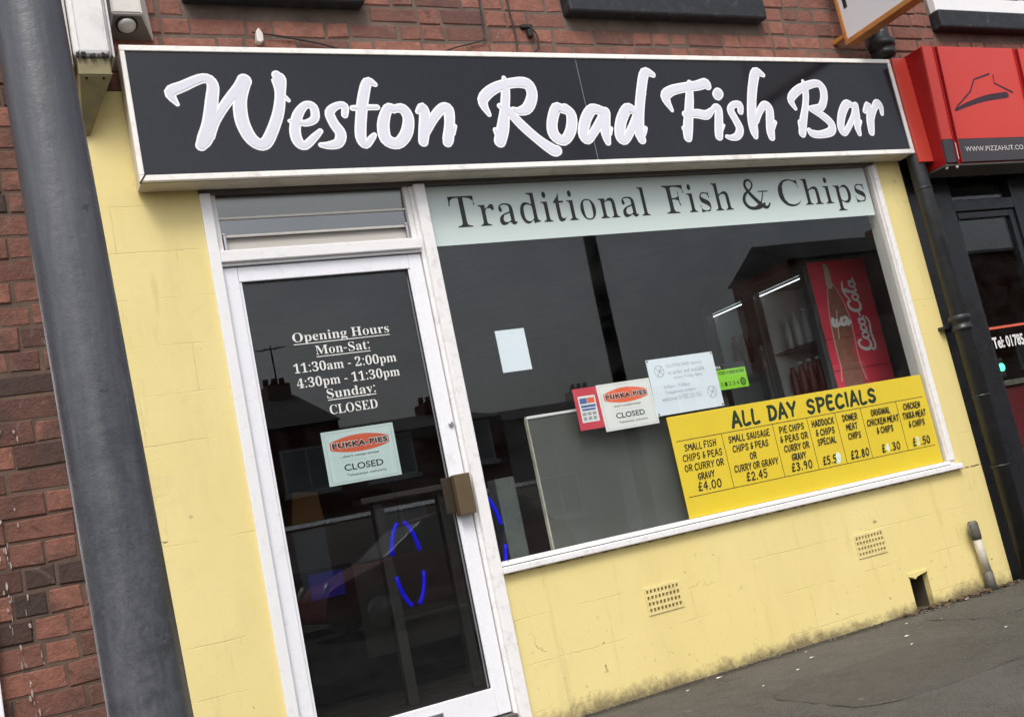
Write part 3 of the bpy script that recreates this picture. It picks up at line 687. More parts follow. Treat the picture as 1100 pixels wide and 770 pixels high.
def pole_mat():
    m, nt, b = newmat('grey_column_paint')
    co = geo_pos(nt)
    f = noise(nt, co, 1.0, 6, 0.7, 0.3, (26, 26, 2.2))
    c = mix(nt, ramp(nt, f, [(0.35, 0.0), (0.65, 1.0)]), (0.056, 0.060, 0.075), (0.098, 0.101, 0.110))
    blotch = ramp(nt, noise(nt, co, 11, 7, 0.72, 0.9), [(0.42, 0.0), (0.62, 0.9)])
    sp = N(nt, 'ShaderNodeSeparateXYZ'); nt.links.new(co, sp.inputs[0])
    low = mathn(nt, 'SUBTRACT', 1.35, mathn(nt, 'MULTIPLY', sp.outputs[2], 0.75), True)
    c = mix(nt, mathn(nt, 'MULTIPLY', blotch, low), c, (0.034, 0.037, 0.045))  # dark blotches, strongest at the foot and fading out upwards
    tick = ramp(nt, noise(nt, co, 9, 4, 0.6, 1.8, (1, 1, 2.2)), [(0.69, 0.0), (0.705, 1.0)])
    c = mix(nt, mathn(nt, 'MULTIPLY', tick, 0.7), c, (0.03, 0.03, 0.035))
    pale = ramp(nt, noise(nt, co, 38, 5, 0.6, 0.5), [(0.64, 0.0), (0.74, 0.5)])
    c = mix(nt, pale, c, (0.155, 0.16, 0.175))
    nt.links.new(c, b.inputs['Base Color'])
    nt.links.new(ramp(nt, noise(nt, co, 6, 5, 0.6), [(0.3, 0.20), (0.75, 0.42)]), b.inputs['Roughness'])
    h = mathn(nt, 'ADD', noise(nt, co, 22, 6, 0.7), mathn(nt, 'MULTIPLY', f, 0.7))
    bump(nt, b, h, 0.5, 0.004)
    return m
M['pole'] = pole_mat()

# ---------------------------------------------------------------- ground, pavement, road
KERB = -2.45
def slab(x0, x1, y0, y1, z0, z1):
    return MB().box(x0, x1, y0, y1, z0, z1)
g = MB(); g.face([(-150, -150, -0.30), (150, -150, -0.30), (150, 150, -0.30), (-150, 150, -0.30)])
structure('ground', g, paint('bare_ground', (0.10, 0.09, 0.07), 0.95, 0.3, 0.5))
# pavement in front of the shops, a finely wavy sheet
pv = bmesh.new()
nx, ny = 180, 50
grid = []
for j in range(ny+1):
    row = []
    for i in range(nx+1):
        x = -12 + 30*i/nx
        y = KERB + 0.13 + (0.10-KERB-0.13)*j/ny
        z = 0.003*x + 0.012*math.sin(x*1.3+y*2.1)*0.35 + random.uniform(-.0015, .0015) - 0.012*(abs(y)/2.4)
        row.append(pv.verts.new((x, y, z)))
    grid.append(row)
for j in range(ny):
    for i in range(nx):
        f = pv.faces.new((grid[j][i], grid[j][i+1], grid[j+1][i+1], grid[j+1][i])); f.smooth = True
mb = MB(); mb.add(pv)
structure('pavement', mb, M['pavement'])
mb = MB()
for i in range(33):
    x = -12 + i*0.915
    mb.box(x+.003, x+.912, KERB, KERB+.128, -.28, -0.022+0.003*x, 0.012)
structure('kerb', mb, M['kerb'])
mb = MB(); mb.face([(-60, -12.2, -.15), (60, -12.2, -.15), (60, KERB, -.15), (-60, KERB, -.15)])
structure('road', mb, M['road'])
mb = MB(); mb.box(-60, 60, -12.35, -12.2, -.29, -.04, 0.01)
structure('far_kerb', mb, M['kerb'])
mb = MB(); mb.face([(-60, -26, -.04), (60, -26, -.04), (60, -12.35, -.04), (-60, -12.35, -.04)])
structure('far_pavement', mb, M['pavement'])

# an older trench reinstatement in front of the drain, a few mm proud with a ragged sealed edge
rp_ = random.Random(77)
def patch(cx, cy, rx, ry, z, n=60):
    pts = []
    for k in range(n):
        a = 2*math.pi*k/n
        ca, sa = math.cos(a), math.sin(a)
        q = (abs(ca)**5 + abs(sa)**5)**(-.2)
        pts.append((cx + rx*ca*q + rp_.uniform(-.008, .008), cy + ry*sa*q + rp_.uniform(-.008, .008)))
    return pts
def pav_z(x, y): return 0.003*x + 0.0042*math.sin(x*1.3+y*2.1) - 0.012*(abs(y)/2.4)
for (cx, cy, rx, ry), col in (((3.55, -.40, .62, .25), (0.100, 0.093, 0.082)), ((2.1, -.95, .5, .33), (0.096, 0.088, 0.076))):
    mb = MB()
    P = patch(cx, cy, rx, ry, 0)
    m_ = asphalt_mat('patch_asphalt', col, tuple(c_*1.2 for c_ in col))
    nn = len(P)
    rings = []
    for f_, dz in ((1.0, .0015), (.985, .0050), (.6, .0062), (.2, .0062)):
        rings.append([mb.bm.verts.new((cx+(x-cx)*f_, cy+(y-cy)*f_, pav_z(cx+(x-cx)*f_, cy+(y-cy)*f_)+dz)) for x, y in P])
    for a_, b_ in zip(rings, rings[1:]):
        for k in range(nn):
            mb.bm.faces.new((a_[k], a_[(k+1) % nn], b_[(k+1) % nn], b_[k]))
    mb.bm.faces.new(rings[-1])
    structure('pavement_patch', mb, m_)

# ---------------------------------------------------------------- brickwork
def brickwork(mb, x0, x1, z0, z1, y, holes=(), course=0.083, length=0.232, seed=1, skip=(), gap=0.0035):
    """real bricks standing proud of the mortar bed; y is the brick face"""
    rnd = random.Random(seed)
    nz = max(1, round((z1-z0)/course))
    ch = (z1-z0)/nz
    for k in range(nz):
        za = z0 + k*ch
        x = x0 - (rnd.random()*0.1 if k % 2 else 0.11 + rnd.random()*0.05)
        hd = k % 2
        while x < x1:
            w = length if not hd else length*0.49
            hd = (not hd) if rnd.random() < 0.8 else hd
            a, b = max(x, x0), min(x+w, x1)
            x += w
            if b - a < 0.03:
                continue
            ga = gap + rnd.random()*.003
            a2, b2, c2, d2 = a+ga, b-ga, za+ga+rnd.uniform(-.002, .002), za+ch-ga+rnd.uniform(-.002, .002)
            bad = False
            for hx0, hx1, hz0, hz1 in holes:
                if b2 > hx0 and a2 < hx1 and d2 > hz0 and c2 < hz1:
                    if c2 >= hz0-.02 or True:
                        if a2 < hx0-0.03: b2 = hx0-.004
                        elif b2 > hx1+0.03: a2 = hx1+.004
                        else: bad = True
            if bad or b2-a2 < .02:
                continue
            yf = y + rnd.uniform(-.003, .003)
            e = rnd.uniform(.003, .0085)
            j = lambda: rnd.uniform(-.0032, .0032)
            V = mb.bm.verts.new
            back = [V((a2, y+.03, c2)), V((b2, y+.03, c2)), V((b2, y+.03, d2)), V((a2, y+.03, d2))]
            mid = [V((a2+j(), yf+e, c2+j())), V((b2+j(), yf+e, c2+j())), V((b2+j(), yf+e, d2+j())), V((a2+j(), yf+e, d2+j()))]
            fr = [V((m.co.x+sx*e, yf+rnd.uniform(-.001, .001), m.co.z+sz*e)) for m, (sx, sz) in zip(mid, ((1, 1), (-1, 1), (-1, -1), (1, -1)))]
            F = mb.bm.faces.new
            F(fr)
            for i in range(4):
                n = (i+1) % 4
                F((mid[i], mid[n], fr[n], fr[i]))
                F((back[i], back[n], mid[n], mid[i]))

def wall_cells(mb, x0, x1, z0, z1, y0, y1, holes):
    """a slab with rectangular openings left out"""
    xs = sorted({x0, x1, *[h[0] for h in holes], *[h[1] for h in holes]})
    zs = sorted({z0, z1, *[h[2] for h in holes], *[h[3] for h in holes]})
    for i in range(len(xs)-1):
        for k in range(len(zs)-1):
            cx, cz = (xs[i]+xs[i+1])/2, (zs[k]+zs[k+1])/2
            if any(h[0] < cx < h[1] and h[2] < cz < h[3] for h in holes):
                continue
            a, b, c, d = xs[i], xs[i+1], zs[k], zs[k+1]
            mb.face([(a, y0, c), (b, y0, c), (b, y0, d), (a, y0, d)])
            mb.face([(a, y1, c), (a, y1, d), (b, y1, d), (b, y1, c)])
    for hx0, hx1, hz0, hz1 in list(holes)+[(x0, x1, z0, z1)]:
        mb.face([(hx0, y0, hz0), (hx0, y1, hz0), (hx0, y1, hz1), (hx0, y0, hz1)])
        mb.face([(hx1, y0, hz0), (hx1, y0, hz1), (hx1, y1, hz1), (hx1, y1, hz0)])
        mb.face([(hx0, y0, hz0), (hx1, y0, hz0), (hx1, y1, hz0), (hx0, y1, hz0)])
        mb.face([(hx0, y0, hz1), (hx0, y1, hz1), (hx1, y1, hz1), (hx1, y0, hz1)])

# ================================================================ the fish bar building
shop = thing('shop_building', 'yellow painted ground floor shop under red brick upper wall, with white door and big window', 'shop', (1.6, 0.02, 0))
UPW = [(.16, .758, 3.33, 4.35), (1.99, 3.045, 3.33, 4.35)]
mb = MB()
wall_cells(mb, -.578, 4.02, 2.78, 4.6, 0.032, 0.25, UPW)
obj('mortar_bed', mb, M['mortar'], shop)
mb = MB()
brickwork(mb, -.578, 4.02, 2.785, 4.6, 0.0275, [(a-.09, b+.09, c-.154, d) for a, b, c, d in UPW], seed=3)
obj('brick_wall', mb, M['brick'], shop)
for a, b, c, d in UPW:
    mb = MB()
    # stone sill with a chipped front
    mb.box(a-.09, b+.09, -.042, .12, 3.176, 3.305, 0.010)
    mb.box(a-.06, b+.06, -.025, .12, 3.3055, 3.328, 0.004)
    obj('window_sill', mb, M['sill'], shop)
    mb = MB()
    for q in ((a, a+.06, c, d), (b-.06, b, c, d), (a+.06, b-.06, c, c+.06), (a+.06, b-.06, d-.06, d)):
        mb.box(q[0], q[1], .09, .16, q[2], q[3])
    fr = obj('window_frame', mb, M['white'], shop)
    obj('pane', MB().box(a+.06, b-.06, .12, .126, c+.06, d-.06), M['glass'], fr)

# painted masonry: the pier beside the door, the wall below the window, the pier beside the downpipe
VENT = [(1.625, 1.803, .332, .438), (2.872, 3.055, .331, .434)]
HOLE = (3.157, 3.283, .006, .182)
mb = MB()
wall_cells(mb, -.578, 0.0, -.06, 2.78, .012, .10, [])
obj('painted_pier', mb, M['yellow'], shop)
mb = MB()
wall_cells(mb, .964, 3.867, -.06, .638, .012, .25, VENT+[HOLE])
obj('stall_riser', mb, M['yellow'], shop)
mb = MB()
wall_cells(mb, 3.672, 3.867, .638, 2.60, .012, .098, [])
obj('painted_pier', mb, M['yellow'], shop)
for vx0, vx1, vz0, vz1 in VENT:
    mb = MB()
    cw, chh = (vx1-vx0)/9, (vz1-vz0)/4
    hl = [(vx0+(i_+.19)*cw, vx0+(i_+.81)*cw, vz0+(k_+.21)*chh, vz0+(k_+.79)*chh) for i_ in range(9) for k_ in range(4)]
    wall_cells(mb, vx0-.006, vx1+.006, vz0-.006, vz1+.006, .0075, .05, hl)
    v = obj('airbrick', mb, M['terracotta'], shop)
    obj('vent_cavity', MB().box(vx0, vx1, .052, .06, vz0, vz1), M['void'], v)
mb = MB()
x0, x1, z0, z1 = HOLE
a0, a1, c0, c1 = x0+.002, x1-.002, z0+.002, z1-.002
mb.face([(a0, .245, c0), (a1, .245, c0), (a1, .245, c1), (a0, .245, c1)])
mb.face([(a0, .030, c0), (a0, .245, c0), (a0, .245, c1), (a0, .030, c1)])
mb.face([(a1, .045, c0), (a1, .045, c1), (a1, .245, c1), (a1, .245, c0)])
mb.face([(a0, .030, c1), (a0, .245, c1), (a1, .245, c1), (a1, .030, c1)])
mb.face([(a0, .020, c0), (a1, .020, c0), (a1, .245, c0), (a0, .245, c0)])
dr = obj('drain_recess', mb, paint('dirty_recess', (.085, .07, .045), .9, .4, 12), shop)
mb = MB()       # broken paint and render left hanging at the head of the recess
mb.prism([(x0-.006, z1+.012), (x0-.006, z1-.004), (x0+.02, z1-.012), (x0+.036, z1-.022), (x0+.05, z1-.012), (x0+.075, z1-.007), (x1+.004, z1+.001), (x1+.004, z1+.012)], .006, .03)
obj('broken_edge', mb, M['yellow'], dr)

# window and door frame
mb = MB()
mb.box(0.0, .043, -.004, .12, .02, 2.34, .003)
obj('door_jamb', mb, M['white'], shop)
mb = MB()
mb.box(.912, .964, -.012, .12, .015, 2.34, .004)
mb.box(.897, .914, .012, .12, .02, 2.338, .002)
obj('mullion', mb, M['white_worn'], shop)
mb = MB()
mb.box(.043, .8965, -.010, .12, 2.052, 2.100, .004)
mb.box(.043, .8965, .006, .12, 2.040, 2.0515)
obj('transom', mb, M['white'], shop)
mb = MB(); mb.box(0.0, 3.672, .008, .12, 2.341, 2.40)
obj('head_board', mb, M['alarm_dark'], shop)  # coloured dark to draw the shadow line under the sign
# louvred fanlight
louvre = obj('fanlight_frame', MB().box(.043, .066, .02, .09, 2.100, 2.341, .002), M['white_worn'], shop)
obj('frame_side', MB().box(.874, .8965, .02, .09, 2.100, 2.341, .002), M['white_worn'], louvre)
lm = [glass('louvre_glass_dark', (.32, .34, .27), .16, .15), glass('louvre_glass_clear', (.5, .53, .55), .16, .05), paint('louvre_panel_cream', (.52, .49, .45), .35, .05, 5)]
for k, (za, zb, m, tilt) in enumerate(((2.247, 2.338, lm[0], -.006), (2.172, 2.243, lm[1], -.002), (2.101, 2.168, lm[2], .016))):
    b = MB()
    b.prism([(.045, za), (.050, za), (.050+tilt, zb), (.045+tilt, zb)], .067, .8735, 'x')
    sl = obj('louvre_blade', b, m, louvre)
    if k < 2:
        obj('blade_edge', MB().box(.067, .8735, .036, .046, za-.006, za+.003, .001), M['alarm_white'], louvre)
for xx in (.079, .862):
    obj('louvre_clip', MB().box(xx-.005, xx+.006, .030, .045, 2.105, 2.178, .002).box(xx-.008, xx+.008, .028, .046, 2.172, 2.184, .003), M['steel'], louvre)

# the door
door = obj('door', MB().box(.044, .104, .018, .062, .105, 2.036, .004).box(.834, .893, .018, .062, .105, 2.036, .004)
           .box(.1045, .8335, .0185, .0615, 1.974, 2.0355, .003).box(.1045, .8335, .0185, .0615, .1055, .214, .003)
           .box(.1045, .113, .0225, .058, .214, 1.974).box(.825, .8335, .0225, .058, .214, 1.974), M['upvc'], shop)
obj('door_glass', MB().box(.105, .832, .036, .044, .210, 1.978), M['door_glass'], door)
for q in ((.1135, .1165, .2145, 1.9735), (.8215, .8245, .2145, 1.9735)):
    obj('glass_shadow_line', MB().box(q[0], q[1], .0275, .0355, q[2], q[3]), M['void'], door)  # thin black strips painting the shadow line around the glass
for q in (.2145, 1.9705):
    obj('glass_shadow_line', MB().box(.117, .821, .0275, .0355, q, q+.003), M['void'], door)
obj('door_handle', MB().box(.821, .893, -.032, .017, .909, 1.076, .003), M['bronze'], door)
obj('handle_plate', MB().box(.778, .8195, .002, .0175, .925, 1.072, .002), M['bronze_dark'], door)
obj('lock_cylinder', MB().lathe(0, 0, [(.011, 0), (.011, .008), (.008, .011)], 16, Matrix.Translation((.876, .018, 1.288)) @ Matrix.Rotation(R(90), 4, 'X')), M['steel'], door)
obj('letter_plate', MB().box(.36, .60, .010, .0182, .128, .178, .003).box(.385, .575, .006, .0105, .140, .166, .002), M['steel'], door)
mb = MB(); mb.box(.043, .9, -.02, .12, .03, .100, .004)
obj('threshold', mb, M['stub_grey'], shop)
mb = MB(); mb.box(-.02, .98, -.045, .25, -.06, .029, .006)
obj('doorstep', mb, M['kerb'], shop)

# shop window
mb = MB()
mb.box(.964, 3.70, -.020, .10, .640, .668, .005)
mb.box(.964, 3.672, .006, .10, .6685, .690, .003)
wl_ = obj('window_ledge', mb, M['white_worn'], shop)
obj('ledge_shadow_line', MB().box(.966, 3.639, .0015, .0058, .6684, .6712), M['void'], wl_)  # dark strip drawn for the shadow where the bead sits back
mb = MB(); mb.box(3.640, 3.672, -.004, .10, .6905, 2.34, .003)
obj('window_jamb', mb, M['white_worn'], shop)
mb = MB(); mb.box(3.628, 3.6395, .012, .10, .691, 2.34)
obj('glazing_bead', mb, M['alarm_white'], shop)
obj('window_glass', MB().box(.9645, 3.6275, .035, .041, .6905, 2.3405), M['glass'], shop)
film = obj('window_film', MB().box(.974, 3.612, .0335, .0345, 2.066, 2.3390), M['film'], shop)
for s_, xa, xb, zb in (('Traditional', 1.078, 2.140, 2.145), ('Fish', 2.236, 2.655, 2.147), ('Chips', 2.968, 3.578, 2.147)):
    obj('window_lettering', MB().serif(s_, xa, xb, zb, .150, .0328, 19), M['text_black'], film)
mb = MB()
AMP = [[(.150, .02, .012), (.11, .0, .018), (.05, .0, .018), (.02, .035, .020), (.035, .075, .016), (.075, .10, .010), (.095, .125, .010), (.085, .15, .010), (.06, .150, .013), (.046, .125, .016), (.06, .09, .018), (.10, .04, .022), (.14, .005, .022), (.165, .0, .014), (.185, .02, .008)],
       [(.155, .085, .006), (.145, .06, .007), (.125, .025, .008), (.09, .004, .010)],
       [(.125, .087, .006), (.185, .087, .006)]]
mb.ribbon([[(2.712+a, 2.150+b*.98, w) for a, b, w in st] for st in AMP], .0328)
obj('window_lettering', mb, M['text_black'], film)
for s_, xa, xb, zb in (('Opening Hours', .279, .692, 1.712), ('Mon-Sat:', .364, .595, 1.652), ('11:30am - 2:00pm', .262, .700, 1.586), ('4:30pm - 11:30pm', .264, .703, 1.525), ('Sunday:', .378, .585, 1.470), ('CLOSED', .378, .582, 1.404)):
    obj('door_lettering', MB().serif(s_, xa, xb, zb, .0385, .0355, 4), M['text_white'], door)
for xa, xb, zz in ((.279, .692, 1.702), (.364, .595, 1.643), (.378, .585, 1.462)):
    obj('lettering_underline', MB().box(xa, xb, .0350, .0355, zz-.0017, zz+.0017), M['text_white'], door)

# inside of the shop
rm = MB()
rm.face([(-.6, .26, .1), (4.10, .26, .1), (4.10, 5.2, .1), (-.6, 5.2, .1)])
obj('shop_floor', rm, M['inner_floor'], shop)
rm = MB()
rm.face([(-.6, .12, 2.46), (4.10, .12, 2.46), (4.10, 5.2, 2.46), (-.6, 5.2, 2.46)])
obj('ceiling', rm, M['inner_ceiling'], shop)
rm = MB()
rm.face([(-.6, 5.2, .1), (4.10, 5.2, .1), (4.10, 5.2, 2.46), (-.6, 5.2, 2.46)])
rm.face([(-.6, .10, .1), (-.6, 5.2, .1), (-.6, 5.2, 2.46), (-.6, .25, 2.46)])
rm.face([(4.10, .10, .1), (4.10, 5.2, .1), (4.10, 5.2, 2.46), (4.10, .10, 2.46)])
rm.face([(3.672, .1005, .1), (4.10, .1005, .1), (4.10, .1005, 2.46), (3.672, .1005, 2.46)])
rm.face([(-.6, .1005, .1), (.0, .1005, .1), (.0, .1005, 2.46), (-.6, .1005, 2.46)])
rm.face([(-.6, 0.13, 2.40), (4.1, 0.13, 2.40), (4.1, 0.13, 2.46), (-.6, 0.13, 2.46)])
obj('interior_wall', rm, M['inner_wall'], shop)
mb = MB(); mb.box(.97, 3.66, .101, .30, .640, .684, .003)
obj('inner_window_board', mb, M['white_worn'], shop)
mb = MB(); mb.lathe(1.95, 1.73, [(.055, 2.459), (.06, 2.435), (.045, 2.415), (.02, 2.41)], 20)
single('smoke_alarm', mb, M['inner_floor'], 'small round smoke alarm on the shop ceiling behind the window', 'smoke alarm', (1.95, 1.73, 2.459))
# roof, so the building is closed from above
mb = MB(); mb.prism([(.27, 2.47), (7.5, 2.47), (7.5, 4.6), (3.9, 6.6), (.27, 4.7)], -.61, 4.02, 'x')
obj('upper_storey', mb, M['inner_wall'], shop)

# ================================================================ fascia sign of the fish bar
fs = thing('fascia_sign', 'long dark fascia sign with white brush lettering Weston Road Fish Bar above the yellow shop', 'sign', (1.82, -.05, 2.356))
SX0, SX1, SZ0, SZ1, SY = -.233, 3.874, 2.356, 2.914, -.112
mb = MB()
mb.box(SX0, SX1, SY, -.092, SZ1-.024, SZ1, .003)
mb.box(SX0, SX1, SY, -.092, SZ0+.002, SZ0+.027, .003)
mb.box(SX0, SX0+.019, SY+.0005, -.0925, SZ0+.0275, SZ1-.0245, .002)
mb.box(SX1-.022, SX1, SY+.0005, -.0925, SZ0+.0275, SZ1-.0245, .002)
obj('sign_frame', mb, M['cream'], fs)
mb = MB(); mb.box(SX0+.004, SX1-.004, -.0885, .003, SZ0+.001, SZ1-.004, .002)
obj('sign_box', mb, M['soffit'], fs)
mb = MB()       # dark shadow gap between the frame and the box behind it
mb.box(SX0+.008, SX1-.008, -.0918, -.0888, SZ0+.006, SZ1-.008)
obj('frame_gap', mb, M['void'], fs)
mb = MB(); mb.prism([(SX0-.001, SZ0+.001), (SX0+.004, SZ0-.001), (SX0+.024, SZ0+.026), (SX0+.019, SZ0+.030)], SY-.0008, SY+.02)
obj('corner_joint', mb, M['void'], fs)
mb = MB()
mb.box(SX0+.020, 1.8155, -.1045, -.0922, SZ0+.028, SZ1-.025)
mb.box(1.8180, SX1-.023, -.1038, -.0922, SZ0+.028, SZ1-.025)
fp = obj('sign_panel', mb, M['sign_face'], fs)
obj('panel_joint', MB().box(1.8156, 1.8179, -.1040, -.097, SZ0+.028, SZ1-.025), M['joint_line'], fp)
STY = -.1052
mb = MB().ribbon(SIGN_STROKES, STY, -0.0030)
lt = obj('brush_lettering', mb, M['letter_edge'], fs)
mb = MB().ribbon([[(x, z, max(w-0.0225, .002)) for x, z, w in st] for st in SIGN_STROKES if max(p[2] for p in st) > .028], STY-.0014, 0.0)
obj('letter_fill', mb, M['letter_fill'], lt)

# ================================================================ things fixed to the shop front
# console bracket and white upright above it, left of the sign
br = thing('console_bracket', 'khaki painted wedge bracket topped by a white plastic upright, left of the dark sign', 'bracket', (-.34, .0, 2.6))
mb = MB()
mb.prism([(.012, 2.595), (-.010, 2.60), (-.158, 2.765), (-.158, 2.832), (.012, 2.832)], -.397, -.280, 'x', .004)
for v in mb.bm.verts:
    if v.co.x > -.34:
        k = min(1, max(0, (2.768-v.co.z)/.17))
        v.co.x -= .088*k**1.4
mb.prism([(-.160, 2.768), (-.160, 2.772), (-.150, 2.772), (-.150, 2.768)], -.398, -.279, 'x')
b0 = obj('wedge', mb, M['khaki'], br)
for xx in (-.372, -.312):
    obj('nail_head', MB().lathe(0, 0, [(.005, 0), (.005, .003), (.001, .004)], 10, Matrix.Translation((xx, -.150, 2.757)) @ Matrix.Rotation(R(138), 4, 'X')), M['void'], b0)
mb = MB()
mb.box(-.405, -.268, -.172, .02, 2.836, 3.62, .022, 3)
wu = obj('white_upright', mb, M['white_upright'], br)
mb = MB()
mb.box(-.392, -.386, -.1765, -.171, 2.85, 3.60, .002).box(-.288, -.282, -.1765, -.171, 2.85, 3.60, .002)
mb.box(-.267, -.258, -.150, .015, 2.842, 3.6, .002)
obj('edge_bead', mb, M['white_upright'], wu)
mb = MB()
rr = random.Random(5)
for i in range(9):
    xx = -.40 + i*.0155 + rr.uniform(-.004, .004)
    mb.box(xx, xx+rr.uniform(.004, .012), -.1745, -.165, 2.829, 2.836+rr.uniform(.004, .016), .002, 1)
obj('grimy_edge', mb, M['void'], wu)
mb = MB()
mb.box(-.445, -.409, -.155, .02, 2.80, 3.62, .010)
obj('side_upright', mb, M['alarm_white'], br)

al = thing('alarm_box', 'off white box with a round lens underneath, on the brick above the dark sign', 'security light', (-.16, 0, 3.0))
b = bmesh.new()
V = [b.verts.new(p) for p in [(-.236, -.105, 3.052), (-.124, -.105, 3.052), (-.068, .02, 2.998), (-.245, .02, 2.998),
                              (-.236, -.105, 3.30), (-.130, -.105, 3.30), (-.085, .02, 3.34), (-.245, .02, 3.34)]]
for f in ((0, 1, 5, 4), (1, 2, 6, 5), (3, 0, 4, 7), (4, 5, 6, 7), (2, 3, 7, 6), (3, 2, 1, 0)):
    b.faces.new([V[i] for i in f])
bmesh.ops.recalc_face_normals(b, faces=b.faces)
bmesh.ops.bevel(b, geom=list(b.edges), offset=.005, segments=2, affect='EDGES')
mb = MB(); mb.add(b)
ab = obj('case', mb, M['alarm_white'], al)
b = bmesh.new()
V = [b.verts.new(p) for p in [(-.230, -.098, 3.0475), (-.128, -.098, 3.0475), (-.078, .010, 3.001), (-.238, .010, 3.001)]]
b.faces.new(V)
V2 = [b.verts.new((v.co.x, v.co.y, v.co.z-.004)) for v in V]
b.faces.new(V2[::-1])
for i in range(4):
    b.faces.new((V[i], V[(i+1) % 4], V2[(i+1) % 4], V2[i]))
bmesh.ops.recalc_face_normals(b, faces=b.faces)
mb = MB(); mb.add(b)
ud = obj('underside', mb, M['alarm_dark'], al)
mt = Matrix.Translation((-.180, -.060, 3.026)) @ Matrix.Rotation(R(180-23), 4, 'X')
obj('lens', MB().lathe(0, 0, [(.036, -.002), (.034, .010), (.026, .019), (.012, .024), (.002, .025)], 20, mt), M['lens'], al)
obj('lens_ring', MB().lathe(0, 0, [(.042, -.002), (.042, .004), (.037, .004)], 20, mt), M['void'], al)

# cables on the brickwork
def cable(pts, r, label, loc):
    mb = MB()
    P = catmull([(*p, 0.0) for p in pts], 5)
    mb.tube([p[:3] for p in P], r, 6)
    return single('cable', mb, M['cable'], label, 'cable', loc, 'loose cables on the brick wall')
cable([(.335, .016, 3.048), (.42, .012, 3.036), (.54, .013, 3.017), (.64, .014, 2.998), (.72, .016, 2.972), (.74, .0, 2.94), (.742, -.005, 2.915)], .0042, 'thin dark cable drooping right from the white stub above the sign', (.335, .016, 3.048))
cable([(1.44, .014, 3.50), (1.443, .012, 3.25), (1.434, .013, 3.128), (1.425, .012, 3.045), (1.36, .013, 3.020), (1.28, .013, 3.0), (1.20, .014, 2.975), (1.10, .010, 2.95), (1.08, .0, 2.916)], .0040, 'dark cable hanging down the brick and curving left behind the sign', (1.44, .014, 3.50))
cable([(1.60, .013, 3.50), (1.592, .012, 3.25), (1.597, .013, 3.06), (1.585, .012, 2.97), (1.585, .0, 2.916)], .0042, 'straight dark cable running down the brick to the sign top', (1.60, .013, 3.50))
cable([(1.675, .014, 3.118), (1.70, .004, 3.085), (1.708, .002, 3.04), (1.695, .004, 2.995), (1.655, .006, 2.96), (1.62, .0, 2.916)], .0046, 'short looped dark cable coming out of a hole in the brick', (1.675, .014, 3.118))
mb = MB(); mb.box(1.64, 1.70, .010, .03, 3.106, 3.124, .003).box(1.665, 1.695, .004, .03, 3.06, 3.10, .006)
single('cable_entry', mb, M['void'], 'dark cable entry blob on the brick above the sign', 'cable fitting', (1.67, .01, 3.1))
mb = MB()
mb.prism([(.345, 3.000), (.358, 2.992), (.374, 3.002), (.376, 3.034), (.362, 3.062), (.348, 3.046)], -.004, .03, 'y', .004)
single('cable_stub', mb, M['alarm_white'], 'broken white plastic stub on the brick above the lettering', 'cable fitting', (.36, .0, 3.03))

# projecting sign
ps = thing('projecting_sign', 'white projecting sign in an orange timber frame, high above the dark sign', 'sign', (3.65, -.06, 3.01))
PY0, PY1, PZ0, PZ1 = -.066, -.96, 3.012, 3.62
PX0, PX1 = 3.62, 3.70
mb = MB()
mb.box(PX0, PX1, PY1, PY0, PZ0, PZ0+.030, .003)
mb.box(PX0, PX1, PY1, PY0, PZ1-.03, PZ1, .003)
mb.box(PX0+.0005, PX1-.0005, PY0-.022, PY0-.0005, PZ0+.0305, PZ1-.0305, .003)
mb.box(PX0+.0005, PX1-.0005, PY1+.0005, PY1+.022, PZ0+.0305, PZ1-.0305, .003)
obj('timber_frame', mb, M['orange_wood'], ps)
mb = MB(); mb.box(PX0+.008, PX1-.008, PY1+.0225, PY0-.0225, PZ0+.031, PZ1-.031)
pp = obj('sign_panel', mb, M['panel_white'], ps)
mb = MB()
def pface(p):       # lettering on the left face, which is seen from -x; wall end is to the left
    return (PX0+.007, -p[0], p[2])
mb.text('Pu', .115, .29, 3.205, 3.35, 0, .02, face=pface)
obj('lettering', mb, M['text_black'], pp)
for zz in (3.065, 3.50):
    obj('wall_bracket', MB().box(PX0+.012, PX0+.045, PY0-.005, .03, zz, zz+.025, .003), M['orange_wood'], ps)

# downpipe between the two shops
dp = thing('downpipe', 'black iron rainwater downpipe with collars between the yellow shop and the red takeaway', 'drainpipe', (3.905, -.07, 0))
PXC = 3.905
obj('pipe', MB().tube([(PXC, -.072, .012), (PXC, -.072, 4.6)], .046, 24), M['black_iron'], dp)
for zz, hh in ((1.352, .085), (2.155, .012), (.605, .010), (.985, .010)):
    mb = MB()
    if hh > .05:
        mb.lathe(PXC, -.072, [(.046, zz), (.056, zz+.002), (.057, zz+.018), (.051, zz+.022), (.051, zz+.048), (.058, zz+.052), (.059, zz+.078), (.053, zz+.085), (.046, zz+.086)], 24)
        mb.box(PXC-.085, PXC+.085, -.03, .055, zz+.026, zz+.044, .003)
    else:
        mb.lathe(PXC, -.072, [(.046, zz), (.0485, zz+.001), (.0485, zz+hh), (.046, zz+hh+.001)], 24)
    obj('collar', mb, M['black_iron'], dp)
mb = MB(); mb.lathe(PXC-.02, -.075, [(.050, 2.93), (.068, 2.95), (.070, 2.972), (.060, 2.976), (.062, 2.992), (.073, 2.996), (.075, 3.03), (.060, 3.036), (.056, 3.07), (.046, 3.08)], 24)
obj('socket', mb, M['black_iron'], dp)

